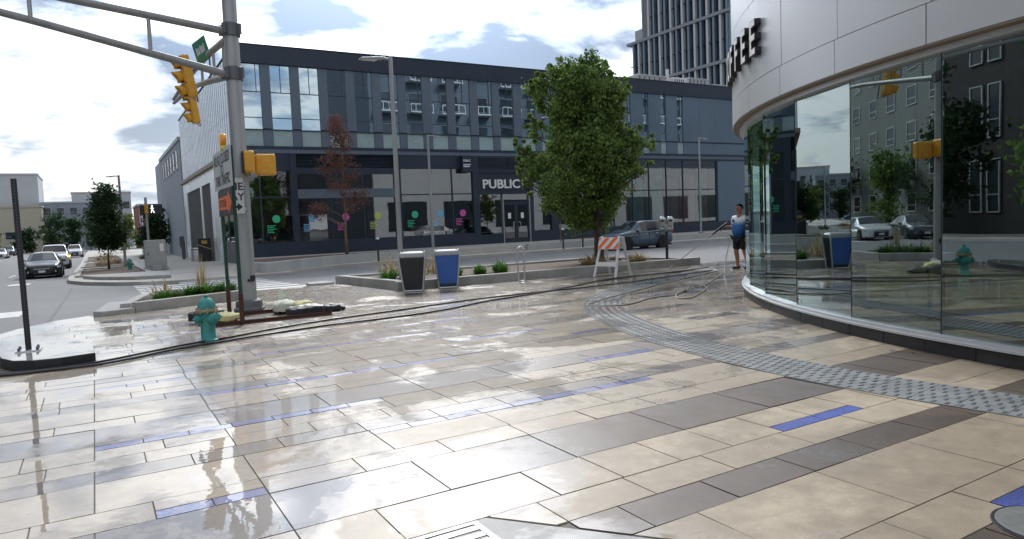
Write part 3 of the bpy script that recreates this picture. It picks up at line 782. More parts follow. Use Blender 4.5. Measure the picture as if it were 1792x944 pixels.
for k in range(2):
    x0 = 25.1 + k * 1.08
    d_ = MB().add([(x0 + .12, FY + .08, .25), (x0 + .95, FY + .08, .25), (x0 + .95, FY + .08, 2.72), (x0 + .12, FY + .08, 2.72)], [(0, 1, 2, 3)]).build('door', m_glassg, pub)
    mb = MB(); mb.box(x0 + .01, FY + .03, -.1, x0 + .12, FY + .11, 2.84); mb.box(x0 + .95, FY + .03, -.1, x0 + 1.07, FY + .11, 2.84); mb.box(x0 + .12, FY + .03, -.1, x0 + .95, FY + .11, .25); mb.box(x0 + .12, FY + .03, 2.72, x0 + .95, FY + .11, 2.84); mb.build('door_frame', m_frame, d_)
    hx = x0 + (.90 if k == 0 else .17)
    mb = MB(); mb.tube([(hx, FY + .03, 1.0), (hx + (-.12 if k == 0 else .12), FY - .05, 1.05), (hx + (-.12 if k == 0 else .12), FY - .05, 1.45), (hx, FY + .03, 1.5)], .022, 8); mb.build('handle', m_steel2, d_, smooth=True)
    mb = MB(); mb.box(x0 + .4, FY + .06, 1.75, x0 + .64, FY + .075, 2.15); mb.build('notice', m_white, d_)
glaze(27.65, 29.2, .82, 5.1, FY + .1); wallp(27.32, 27.65, .82, 6.16, FY - .05); wallp(29.2, 29.85, .8, 6.16, FY - .05); wallp(27.65, 29.2, 5.1, 6.16)
glaze(29.85, 37.05, .82, 6.0, FY + .1, (31.6, 33.4, 35.2), (3.6,)); wallp(29.85, BX1, 6.0, 6.16)
glaze(37.05, 46.7, .9, 6.0, FY + .1, (37.15, 38.9, 40.8, 42.67, 44.6, 46.6), (3.6,)); wallp(46.75, BX1, .8, 6.0, FY, FY + .25, m_panel2)
mb = MB(); mb.box(BX0, FY + .3, .0, BX1, FY + 3.2, .06); mb.build('ground_floor', m_room, pub)
# coloured things in the shop interiors
for (x0, x1, z1, c_) in ((37.3, 38.6, 5.2, (.10, .52, .46)), (38.9, 40.7, 5.4, (.09, .45, .42)), (40.9, 42.5, 4.6, (.62, .34, .34)), (42.7, 44.4, 4.8, (.58, .13, .12)), (44.8, 45.9, 5.4, (.60, .44, .30)), (31.2, 33.2, 3.0, (.55, .42, .38)), (35.3, 36.8, 2.6, (.30, .32, .12)), (15.2, 16.6, 2.6, (.16, .06, .04)), (10.9, 12.2, 1.7, (.35, .36, .38)), (18.2, 20.2, 1.5, (.3, .3, .3))):
    mb = MB(); mb.box(x0, FY + .45, .06, x1, FY + .6, z1); mb.build('interior_panel', M('interior_colour', c_, .6, var=.25, scale=1.5), pub)
# window decals: a disc and lines of small lettering
dcol = {'g': (.05, .48, .24), 'b': (.18, .45, .68), 'p': (.62, .10, .36), 'y': (.50, .58, .14)}
dm = {k_: M('decal_' + n_, c_, .5, var=.05) for (k_, c_), n_ in zip(dcol.items(), ('green', 'blue', 'pink', 'lime'))}
for x, k_ in ((9.41, 'g'), (11.55, 'b'), (13.66, 'p'), (15.76, 'y'), (18.34, 'g'), (20.17, 'b'), (21.9, 'p')):
    d_ = MB().lathe([(.235, 0), (.235, .012)], 28, (x, FY + .072, 2.26), axis='y').build('window_decal', dm[k_], pub)
    for q in range(5):
        mb = MB(); wd = (.62, .5, .66, .42, .5)[q]; mb.box(x - .55, FY + .074, 1.84 - q * .10, x - .55 + wd * .8, FY + .08, 1.885 - q * .10); mb.build('decal_line', dm[k_], d_)
# lettering
s_ = text('sign_lettering', 'PUBLIC', m_white, pub, 0.86, facing((23.5, FY + .06, 3.93), (1, 0, 0), (0, 0, 1)), extrude=.04, bold=.016, sx=1.12)
s2_ = text('sign_lettering', 'GR', m_white, pub, 0.86, facing((26.72, FY + .06, 3.93), (1, 0, 0), (0, 0, 1)), extrude=.04, bold=.0, sx=.95)
bl_ = wallp(21.78, 22.5, 5.0, 6.12, FY - .45, FY - .05, m_navy, 'blade_sign')
text('blade_lettering', 'PUBLIC', m_white, bl_, 0.2, facing((21.83, FY - .455, 5.72), (1, 0, 0), (0, 0, 1)), extrude=.003, bold=.004, sx=.9)
mb = MB()
for q in range(2): mb.box(21.83, FY - .457, 5.48 - q * .12, 22.4 - q * .1, FY - .452, 5.55 - q * .12)
mb.build('blade_lines', m_signw, bl_)
# white ribbed side wall along the main street
for i in range(76):
    y0 = FY + i * .4
    mb = MB(); mb.box(BX0 - (.05 if i % 2 else .10), y0 + .006, 6.58, BX0 - .002, y0 + .394, 8.85); mb.build('rib_panel', m_clad2, pub)
    mb = MB(); mb.box(BX0 - (.05 if i % 2 else .10), y0 + .006, 8.87, BX0 - .002, y0 + .394, 12.2); mb.build('rib_panel', m_clad2, pub)
mb = MB(); mb.box(BX0 - .09, FY + .1, 12.38, BX0 + .3, BY1, 12.44); mb.box(BX0 - .002, FY + .1, 5.6, BX0 + .2, BY1, 12.38); mb.build('side_wall', m_frame, pub)
mb = MB(); mb.box(BX0 - .3, FY - .1, 6.30, BX0 - .003, BY1 + .6, 6.57); mb.build('side_ledge', m_soffit, pub)
mb = MB(); mb.box(BX0 - .05, FY + 9.4, 5.34, BX0 - .003, BY1, 6.29); mb.build('side_fascia', m_clad2, pub)
for (y0, y1, mt_, nm) in ((FY + .1, FY + 9.2, None, 'side_glass'), (52.2, 56.2, m_clad2, 'side_pier'), (61.0, 61.9, m_clad2, 'side_pier'), (71.0, 74.0, m_clad2, 'side_pier')):
    if mt_: mb = MB(); mb.box(BX0 - .05, y0, -1.2, BX0 + .2, y1, 5.335); mb.build(nm, mt_, pub)
    else:
        mb = MB(); mb.box(BX0 - .02, y0, -1.2, BX0 + .2, y1, .95); mb.build('side_dado', m_navy, pub)
        o_ = MB().add([(BX0, y0, .95), (BX0, y0, 5.3), (BX0, y1, 5.3), (BX0, y1, .95)], [(0, 1, 2, 3)]).build('window', m_glassg, pub)
        for q in (y0 + .05, y0 + 3, y0 + 6, y1 - .05): mb = MB(); mb.box(BX0 - .05, q - .05, .95, BX0 + .06, q + .05, 5.3); mb.build('mullion', m_frame, o_)
        mb = MB(); mb.box(BX0 - .03, y0, 5.3, BX0 + .2, y1, 6.29); mb.build('side_head', m_navy, pub)
for (y0, y1) in ((56.2, 61.0), (61.9, 71.0)):
    mb = MB(); mb.box(BX0 + .5, y0, -1.2, BX0 + .7, y1, 5.6); mb.build('garage_door', m_navy, pub)
# roof plant
for i, (x, y, sx, sy, h_, nm, mt_) in enumerate(((41.5, 47, 3.2, 2.5, 1.15, 'box', m_steel), (45.2, 46.5, 1.6, 2, 1.0, 'box', m_signw), (47.6, 47, 2.6, 2, 1.25, 'box', m_steel), (50.2, 46.4, 2.2, 2, .7, 'box', m_steel), (38.0, 47.5, 2.4, 2, .6, 'box', m_steel))):
    u = MB(); u.box(x, y, 12.1, x + sx, y + sy, 12.75 + h_); u = u.build('roof_unit', mt_, pub, bevel=.05)
    mb = MB()
    for q in range(5): mb.box(x + .15 + q * (sx - .3) / 5, y - .02, 12.6, x + .15 + q * (sx - .3) / 5 + .12, y - .001, 12.6 + h_)
    mb.build('louvre_grille', m_dsteel, u)
mb = MB(); mb.lathe([(1.1, 12.1), (1.1, 13.4), (.9, 13.6)], 20, (53.5, 47, 0)); mb.build('roof_fan', m_steel, pub, smooth=True)
mb = MB(); mb.tube([(44.6, 46.6, 12.1), (44.6, 46.6, 14.4)], .14, 10); mb.build('vent_pipe', m_steel2, pub, smooth=True)

# ------------------------------------------------------------------ other buildings
m_grey = M('render_grey', (0.26, 0.30, 0.35), 0.7, var=0.08, scale=0.4)
m_greyl = M('render_pale', (0.46, 0.48, 0.50), 0.7, var=0.06, scale=0.4)
m_brickr = M('brick_red', (0.24, 0.09, 0.07), 0.85, var=0.2, scale=3)
m_brickd = M('brick_dark', (0.035, 0.032, 0.034), 0.8, var=0.25, scale=3)
m_siding = M('siding_grey', (0.20, 0.215, 0.20), 0.7, var=0.08, scale=1)
m_beigew = M('wall_beige', (0.46, 0.42, 0.33), 0.8, var=0.08)
m_farwin = M('far_window', (0.035, 0.045, 0.055), 0.1, var=0.3, scale=0.3)
def block(name, label, x0, y0, x1, y1, z1, mt, wins_, roofm=None, siding=None, wmat=None, frame=None):
    """ wins_: list of (face, u, z, w, h); face 'S' (y0), 'N' (y1), 'E' (x1), 'W' (x0) """
    t = thing(name, label, 'building')
    mb = MB(); mb.box(x0, y0, -1.3, x1, y1, z1); mb.build('wall', mt, t)
    mb = MB(); mb.box(x0 - .15, y0 - .15, z1, x1 + .15, y1 + .15, z1 + .35); mb.build('roof', roofm or m_frame, t)
    def face_box(mb, fc, u0, u1, z0, z1_, d0, d1):
        if fc == 'S': mb.box(u0, y0 - d1, z0, u1, y0 - d0, z1_)
        if fc == 'N': mb.box(u0, y1 + d0, z0, u1, y1 + d1, z1_)
        if fc == 'E': mb.box(x1 + d0, u0, z0, x1 + d1, u1, z1_)
        if fc == 'W': mb.box(x0 - d1, u0, z0, x0 - d0, u1, z1_)
    for (fc, u, z, w_, h_) in wins_:
        mb = MB(); face_box(mb, fc, u - w_ / 2, u + w_ / 2, z, z + h_, .002, .03); o = mb.build('window', wmat or m_farwin, t)
        mb = MB(); f_ = .07
        face_box(mb, fc, u - w_ / 2 - f_, u - w_ / 2, z - f_, z + h_ + f_, .002, .08); face_box(mb, fc, u + w_ / 2, u + w_ / 2 + f_, z - f_, z + h_ + f_, .002, .08)
        face_box(mb, fc, u - w_ / 2, u + w_ / 2, z - f_, z, .002, .09); face_box(mb, fc, u - w_ / 2, u + w_ / 2, z + h_, z + h_ + f_, .002, .08)
        if h_ > 1.2: face_box(mb, fc, u - w_ / 2, u + w_ / 2, z + h_ * .32, z + h_ * .32 + .05, .03, .06)
        mb.build('frame', frame or m_greyl, o)
    if siding:
        fc, pitch = siding
        mb = MB(); z = -.5
        while z < z1:
            if fc == 'E': mb.add([(x1 + .004, y0, z), (x1 + .026, y0, z), (x1 + .004, y0, z + pitch), (x1 + .004, y1, z), (x1 + .026, y1, z), (x1 + .004, y1, z + pitch)], [(1, 4, 5, 2), (0, 3, 4, 1)])
            z += pitch
        stuff(mb.build('siding_boards', mt, t))
    return t
# grey block behind the commercial building, along the main street
wl = [('W', 70 + 3.1 * i + 8.5, 8.2, 1.7, 1.9) for i in range(6)]
nb_ = block('grey_block', 'plain grey block beyond the white ribbed wall on the main street', 7.72, 75.2, 40, 98, 10.7, m_grey, wl, m_greyl)
mb = MB(); mb.box(7.7, 98, -1.3, 30, 106, 10.75); mb.build('rear_wing', m_grey, nb_)
# tower behind, fins and dark glass between floors
tw = thing('glass_tower', 'tall tower of dark glass and pale fins rising behind the roof', 'building')
TXx, TYy = 90.1, 80.0
mb = MB(); mb.box(TXx + .6, TYy + .6, 0, TXx + 24, 99.8, 62); mb.build('core', m_farwin, tw)
mb = MB(); mb.box(TXx + .6, 99.8, 0, TXx + 24, 104.0, 33.8); mb.build('lower_core', m_farwin, tw)
lev = [(18.4, 25.9), (26.4, 33.8), (34.4, 46.5), (47.0, 60.0)]
for li, (z0, z1) in enumerate(lev):
    ye = 104.3 if z1 < 34 else 100.4
    mb = MB(); mb.box(TXx - .35, TYy - .35, z1, TXx + 24, ye + .3, z1 + .5); mb.build('floor_band', m_greyl if 0 else M('band_grey', (0.20, 0.22, 0.24), .6, .1), tw)
    y = TYy; i = 0
    while y < ye - .4:
        mb = MB(); mb.box(TXx - .15, y, z0, TXx + .5, y + .42, z1 - .002); mb.build('fin', m_greyl if i % 2 else m_panel2, tw)
        mb = MB(); mb.box(TXx + .25, y + .42, z0, TXx + .5, y + .66, z1 - .002); mb.build('side_pane', m_spang, tw)
        y += 1.42; i += 1
    mb = MB(); mb.box(TXx + .02, TYy + .02, z0 + 3.4, TXx + .45, ye, z0 + 3.46); mb.build('mid_rail', m_frame, tw)
    x = TXx
    while x < TXx + 23:
        mb = MB(); mb.box(x, TYy - .12, z0, x + 1.85, TYy + .5, z1 - .002); mb.build('south_panel', m_panel2, tw); x += 1.95
mb = MB(); mb.box(TXx - .1, 99.0, 34.3, TXx + .5, 100.4, 62); mb.build('corner_pier', M('pier_brown', (.14, .13, .13), .6), tw)
mb = MB(); mb.box(TXx + 1, 100.4, 34.3, TXx + 10, 103.6, 36.6); mb.build('terrace_wall', M('terrace_grey', (.34, .34, .35), .7), tw)
# far end of the main street
block('white_slab_block', 'big blank white block at the far left of the street', -27, 182, -9.6, 200, 15.6, m_greyl, [('S', -24 + 3 * i, 3.5, 2, 1.5) for i in range(3)], m_greyl)
fb = block('beige_annex', 'low beige annex in front of the blank white block', -26, 172, -8.8, 181, 8.3, m_beigew, [('S', -24 + 3.2 * i, 2, 1.6, 1.4) for i in range(5)], m_beigew)
block('grey_flats', 'grey three storey flats at the end of the street', -9.5, 178, 0.2, 196, 9.3, m_grey, [('S', -8.2 + 2.4 * i, z, 1.3, 1.5) for i in range(4) for z in (1.2, 4, 6.8)], m_greyl)
block('tall_flats', 'taller beige topped flats behind the street tree', -4, 198, 8.5, 214, 12.4, m_greyl, [('S', -2.6 + 2.5 * i, z, 1.4, 1.7) for i in range(5) for z in (2, 5.2, 8.6)], m_beigew)
block('red_brick_block', 'low red brick block with pale band at the street end', 7.5, 152, 30, 168, 7.4, m_brickr, [('S', 9.4 + 2.8 * i, 2.2, 1.6, 2) for i in range(6)], m_greyl)
# left side of the main street (it shows in the shop windows)
wl = [('E', 12 + 4.2 * i + dd, z, .75, 2.9) for i in range(9) for dd in (0, 1.25) for z in (1.0, 5.2, 9.4, 13.6)]
block('dark_brick_block', 'dark brick block across the main street mirrored in the shop glass', -40, 8, -19, 48, 19, m_brickd, wl)
wl = [('E', 55 + 4.4 * i, z, 1.7, 1.6) for i in range(11) for z in (1.0, 4.2, 7.4, 10.6, 13.8)]
block('siding_flats', 'grey clapboard flats across the main street mirrored in the shop glass', -36, 52, -17.5, 102, 17, m_siding, wl, None, ('E', .28), None, m_white)
# tall block behind the viewer, reflected in the office windows
wl = [('N', 33.5 + 4.6 * i, z, 2.6, 2.1) for i in range(18) for z in (12.7, 16.8, 20.9)]
tb = block('balcony_block', 'tall dark balcony block behind the viewer mirrored in the office windows', 31.3, -22, 140, -0.5, 26, M('balcony_wall', (.085, .11, .14), .7), wl, None, None, None, m_panel2)
mb = MB(); mb.box(31.2, -.496, -1.2, 141, -.1, 9.2); mb.build('added_reflector_wall', M('added_reflector_pale', (.55, .56, .56), .7, var=.08), tb)  # pale wall added out of view to brighten the storefront reflections
for i in range(13):
    mb = MB(); mb.box(33 + 8 * i, -.098, .8, 38.5 + 8 * i, -.06, 4.6); mb.build('added_reflector_window', m_farwin, tb)  # dark panes set into the added pale wall
for i in range(18):
    for z in (16.2, 20.3) if i % 3 else (16.2,):
        b_ = MB(); b_.box(31.9 + 4.6 * i, -.498, z, 35.1 + 4.6 * i, 1.0, z + .18); b_ = b_.build('balcony', m_greyl, tb)
        mb = MB(); mb.box(31.9 + 4.6 * i, .92, z + 1.15, 35.1 + 4.6 * i, .98, z + 1.22)
        for q in range(5): mb.box(31.9 + 4.6 * i + q * .78, .93, z + .18, 31.95 + 4.6 * i + q * .78, .97, z + 1.15)
        mb.build('railing', m_white, b_)

# ------------------------------------------------------------------ pavements, kerbs and beds
def sheet(poly, z, t=.3, fn=None):
    mb = MB(); mb.prism(poly, -t, 0); mb.v = [(x, y, z_ + (fn(y) if fn else 0) + z) for (x, y, z_) in mb.v]; return mb
# strip of pavement subdivided along y so that it follows the slope
def slope_strip(x0, x1, ys_, dz, t=.4):
    mb = MB()
    v = []; f = []
    for y in ys_: v += [(x0, y, zr(y) + dz - t), (x1, y, zr(y) + dz - t), (x1, y, zr(y) + dz), (x0, y, zr(y) + dz)]
    for i in range(len(ys_) - 1):
        b = i * 4; c = b + 4
        f += [(b, b + 1, c + 1, c), (b + 1, b + 2, c + 2, c + 1), (b + 2, b + 3, c + 3, c + 2), (b + 3, b, c, c + 3)]
    f += [(0, 3, 2, 1), tuple(len(v) - 4 + q for q in (0, 1, 2, 3))]
    mb.add(v, f); return mb
# main-street footway by the commercial building, slab by slab near the corner
struct(slope_strip(2.6, 7.7, [38, 45, 55, 75, 150], .11).build('sidewalk', m_side))
fwn = struct(slope_strip(2.7, 7.4, [31.2, 33.5, 36, 38], .105).build('sidewalk', m_side))
for i in range(22):
    y = 38 + i * 1.55
    mb = MB(); mb.box(2.65, y, zr(y) + .1085, 7.6, y + .03, zr(y) + .1135); mb.build('joint', m_conc, fwn)
# corner island: kerb, lower step, bed with soil
isl = thing('kerb_island', 'stepped concrete kerb island at the far street corner', 'kerb')
op = [(-1.25, 40.0), (-1.12, 37.6), (-.5, 35.0), (.6, 32.6), (1.8, 31.0), (2.75, 30.5), (2.75, 40.0)]
slope_strip(-1.25, 2.75, [40, 55, 75, 150], .13, .5).build('kerb_top', m_side, isl)
mb = MB(); mb.prism(op, -.5, 0); mb.v = [(x, y, z + zr(y) + .13) for x, y, z in mb.v]; mb.build('kerb_top', m_side, isl)
mb = MB(); mb.prism([(-.55, 38.2), (0.1, 35.8), (1.3, 33.6), (2.7, 33.0), (2.72, 37.4), (2.7, 39.0), (-.6, 39.0)], 0, .001); mb.v = [(x, y, zr(y) + (.14 if z == 0 else .27)) for x, y, z in mb.v]; mb.build('upper_step', m_conc, isl)
for (y0, y1, nm) in ((40.5, 53, 'a'), (58, 70, 'b'), (78, 96, 'c')):
    mb = MB(); mb.prism([(-.75, y0), (2.2, y0), (2.2, y1), (-.75, y1)], 0, .001); mb.v = [(x, y, zr(y) + (.1 if z == 0 else .16)) for x, y, z in mb.v]; mb.build('soil_bed', m_soil, isl)
    mb = MB()
    for (a, b, c, d) in ((-.95, y0 - .2, -.75, y1 + .2), (2.2, y0 - .2, 2.4, y1 + .2), (-.75, y0 - .2, 2.2, y0), (-.75, y1, 2.2, y1 + .2)):
        mb.prism([(a, b), (c, b), (c, d), (a, d)], 0, .001)
    mb.v = [(x, y, zr(y) + (.1 if z == 0 else .22)) for x, y, z in mb.v]; mb.build('bed_kerb', m_conc, isl)
# left-hand footway of the main street
struct(slope_strip(-19, -14.2, [-60, 14, 28, 75, 160], .12).build('sidewalk', m_side))
# lane lines and crosswalk bars
for (x, y0, y1) in ((-4.6, 42, 46), (-4.6, 52, 56), (-4.6, 62, 66), (-4.6, 74, 79), (-4.6, 90, 95), (-7.9, 40, 44), (-7.9, 50, 60), (-7.9, 66, 80), (-11.2, 42, 46), (-11.2, 54, 58)):
    mb = slope_strip(x - .07, x + .07, [y0, (y0 + y1) / 2, y1], -.009, .004); struct(mb.build('lane_line', m_mark))
for i in range(7):
    x = -3.6 - i * 1.35
    mb = slope_strip(x, x + .85, [39.2, 40.8], -.009, .004); struct(mb.build('crosswalk_bar', m_mark))
for i in range(9):
    y = 20.9 + i * 1.22
    mb = slope_strip(1.2, 5.75, [y, y + .62], -.009, .004); struct(mb.build('crosswalk_bar', m_mark))
for i in range(3):
    mb = slope_strip(-2.2 - i * 1.6, -1.6 - i * 1.6, [19.4, 21.4], -.009, .004); struct(mb.build('crosswalk_bar', m_mark))
mb = slope_strip(-.95, -.89, [15.5, 28, 38], -.009, .004); struct(mb.build('road_joint', m_asph))
mb = slope_strip(2.98, 5.85, [19.4, 19.75], .0, .1); struct(mb.build('gutter', m_conc))
# wet apron between plaza corner and road
mb = MB(); mb.prism([(-2.5, 9), (-1.42, 9), (-1.28, 11.7), (-1.18, 13), (-.98, 14.3), (-.6, 15.32), (-.26, 15.93), (.0, 16.1), (-.2, 16.6), (-.75, 16.2), (-1.3, 15.3), (-1.75, 14), (-2.1, 12)], -.06, -.012); struct(mb.build('gutter', m_tact))
# end block of the drop kerb with its dark face, under the black post
ks = thing('kerb_block', 'low concrete kerb block with black painted face under the black post', 'kerb')
pl = [(-.10, 10.15), (-.70, 10.07), (-1.0, 10.35), (-1.14, 10.9), (-1.24, 12.0), (-1.28, 13.2), (-.75, 13.6), (-.35, 12.6), (-.12, 11.3)]
pl = [(-.09, 10.16), (-.45, 10.06), (-.72, 10.09), (-.95, 10.25), (-1.1, 10.6), (-1.2, 11.2), (-1.24, 12.0), (-1.27, 12.9), (-1.1, 13.1), (-.5, 12.2), (-.12, 11.0)]
mb = MB(); mb.prism(pl, -.05, .128); mb.build('block', m_black, ks, bevel=.012)
ptop = [(p_[0] * .985 - .008, p_[1] * .9985 + .02) for p_ in pl]
mb = MB(); mb.prism(ptop, .127, .133); mb.build('top', m_tact, ks)
po = thing('sign_post', 'tall black perforated steel post on the kerb block at the left edge', 'post', (-.84, 11.05, .133))
mb = MB(); mb.box(-.032, -.032, 0, .032, .032, 2.24); mb.build('post', m_black, po, bevel=.004)
mb = MB()
for q in range(54):
    z = .12 + q * .039; mb.box(-.005, -.0335, z, .005, -.0322, z + .012); mb.box(.0322, -.005, z, .0335, .005, z + .012)
stuff(mb.build('punched_holes', m_dsteel, po))
mb = MB(); mb.box(-.14, -.14, 0, .14, .14, .014); mb.build('base_plate', m_steel2, po)
for sx in (-.1, .1):
    for sy in (-.1, .1): mb = MB(); mb.lathe([(.016, .014), (.016, .05), (.008, .055)], 8, (sx, sy, 0)); mb.build('anchor_bolt', m_dsteel, po)
# near planter by the hydrant
np_ = thing('planter_kerb', 'raised concrete planter kerb behind the teal hydrant', 'planter')
def wall_path(pts, z0, z1, th, mt, nm, parent, bevel=.012):
    for (a, b) in zip(pts, pts[1:]):
        a = Vector(a); b = Vector(b); d = (b - a).normalized(); n_ = Vector((-d.y, d.x)) * th
        mb = MB(); mb.prism([tuple(a), tuple(b), tuple(b + n_), tuple(a + n_)], z0, z1); mb.build(nm, mt, parent, bevel=bevel)
wall_path([(.64, 16.32), (3.0, 17.27)], -.3, .205, .2, m_conc, 'kerb_wall', np_)
wall_path([(2.95, 17.45), (3.1, 19.3)], -.3, .195, .2, m_conc, 'kerb_wall', np_)
wall_path([(3.1, 19.3), (1.2, 19.5)], -.3, .19, -.2, m_conc, 'kerb_wall', np_)
wall_path([(1.2, 19.5), (.55, 16.5)], -.3, .185, -.2, m_conc, 'kerb_wall', np_)
mb = MB(); mb.prism([(.75, 16.6), (2.95, 17.45), (2.95, 19.2), (1.3, 19.3)], -.3, .13); mb.build('soil', m_soil, np_)
lk = thing('low_kerb', 'short low concrete kerb with rounded end beside the wet gutter', 'kerb')
mb = MB(); mb.prism([(.62, 16.30), (.02, 16.08), (-.13, 16.3), (-.05, 16.6), (.15, 18.3), (.85, 18.2), (.60, 16.52)], -.2, .10); mb.build('kerb', m_conc, lk, bevel=.02)
# long planter beside the bins
pk = thing('long_planter', 'long concrete edged planting bed behind the bins and barricade', 'planter')
wall_path([(6.16, 15.76), (16.0, 15.48)], -.4, .215, .2, m_conc, 'kerb_wall', pk)
wall_path([(6.34, 15.97), (5.86, 19.6)], -.4, .212, -.2, m_conc, 'kerb_wall', pk)
wall_path([(5.86, 19.8), (14.9, 19.3)], -.4, .20, -.2, m_conc, 'kerb_wall', pk)
wall_path([(14.9, 19.25), (16.0, 15.7)], -.4, .205, -.2, m_conc, 'kerb_wall', pk)
mb = MB(); mb.prism([(6.35, 16.0), (15.75, 15.72), (14.75, 19.05), (6.05, 19.55)], -.4, .14); mb.build('soil', m_soil, pk)
mb = MB(); mb.prism([(5.15, 19.9), (5.2, 20.5), (5.8, 20.6), (5.85, 19.85)], -.3, .02); mb.build('kerb_return', m_conc, pk, bevel=.02)
# far terrace in front of the commercial building
tr = struct(MB().prism([(6.6, 34), (10.6, 36.5), (14, 36.6), (60, 36.6), (60, 43.1), (7.6, 43.1), (6.7, 40)], -1.0, .02).build('terrace', m_side))
fk = [(6.25, 31.3), (8.0, 32.7), (10.4, 34.3), (13, 34.6), (60, 34.6)]
mb = MB(); mb.prism(fk + [(60, 37), (10, 37), (6.6, 34.5), (5.6, 34), (5.6, 31.6)], -.9, -.26); struct(mb.build('sidewalk', m_side))
fp = thing('terrace_planter', 'long low concrete planter wall in front of the dark building', 'planter')
wall_path([(6.35, 31.6), (8.1, 33.05), (10.4, 34.9), (13, 35.6), (17.3, 36.0)], -.6, .18, .3, m_concw, 'planter_wall', fp)
wall_path([(6.35, 31.6), (5.7, 34.0), (6.6, 40)], -.8, .17, -.3, m_concw, 'planter_wall', fp)
mb = MB(); mb.prism([(6.4, 32), (8.1, 33.4), (10.4, 35.2), (13, 35.9), (17.2, 36.3), (17.2, 38.8), (6.8, 38.8), (6.0, 34)], -.6, .10); mb.build('soil', m_soil, fp)
st = thing('entrance_steps', 'broad concrete entrance steps leading up to the dark shop door', 'steps')
for q in range(3):
    mb = MB(); mb.box(17.6, 36.0 + q * .4, -.6, 22.4, 36.42 + q * .4, -.14 + q * .1); mb.build('step', m_side, st)
fw2 = thing('terrace_wall', 'low pale concrete wall along the terrace behind the parked car', 'wall')
wall_path([(22.6, 35.9), (30, 35.9), (38.2, 35.9)], -.6, .14, .35, m_concw, 'wall_block', fw2)
wall_path([(38.2, 36.3), (60, 36.3)], -.6, .12, .35, m_concw, 'wall_block', fw2)

# ------------------------------------------------------------------ traffic signal pole with two mast arms
PX, PY = 2.57, 14.66
sp = thing('traffic_signal_pole', 'tall galvanised traffic signal pole with two mast arms on the plaza corner', 'signal pole', (PX, PY, 0))
mb = MB(); mb.tube([(0, 0, .02), (0, 0, 8.2)], [.158, .125], 24); mb.build('pole', m_steel, sp, smooth=True)
mb = MB(); mb.lathe([(.30, 0), (.30, .05), (.27, .06), (.25, .19), (.20, .22)], 8); mb.build('base', m_dsteel, sp, bevel=.012)
for k in range(4):
    a = R_(45 + 90 * k); mb = MB(); mb.lathe([(.028, .05), (.028, .10), (.014, .12)], 8, (.26 * math.cos(a), .26 * math.sin(a), 0)); mb.build('anchor_bolt', m_dsteel, sp)
for z in (5.50, 4.66):
    c_ = MB().lathe([(.155, z - .13), (.172, z - .12), (.172, z + .12), (.155, z + .13)], 24).build('collar', m_dsteel, sp, smooth=True)
    for a in (-50, 60, 150, 230):
        d = Vector((math.cos(R_(a)), math.sin(R_(a)), 0)); mb = MB(); mb.obox((d.x * .20, d.y * .20, z), .07, .05, .20, Matrix.Rotation(R_(a), 3, 'Z')); mb.build('clamp', m_dsteel, c_)
# arm over the main street: two chords and struts
up = lambda x: 5.47 + .112 * x
lo = lambda x: 4.64 + .216 * x
mb = MB(); mb.tube([(-.1, 0, up(0)), (-3.2, 0, up(3.2)), (-7.2, 0, up(7.0))], [.072, .065, .05], 14); mb.build('arm', m_arm, sp, smooth=True)
mb = MB(); mb.tube([(-.1, 0, lo(0)), (-3.2, 0, lo(3.2)), (-7.2, 0, lo(7.0))], [.072, .065, .05], 14); mb.build('arm', m_arm, sp, smooth=True)
for x in (1.43, 3.24, 5.0):
    mb = MB(); mb.tube([(-x, 0, lo(x)), (-x, 0, up(x))], .036, 10); mb.build('strut', m_steel, sp, smooth=True)
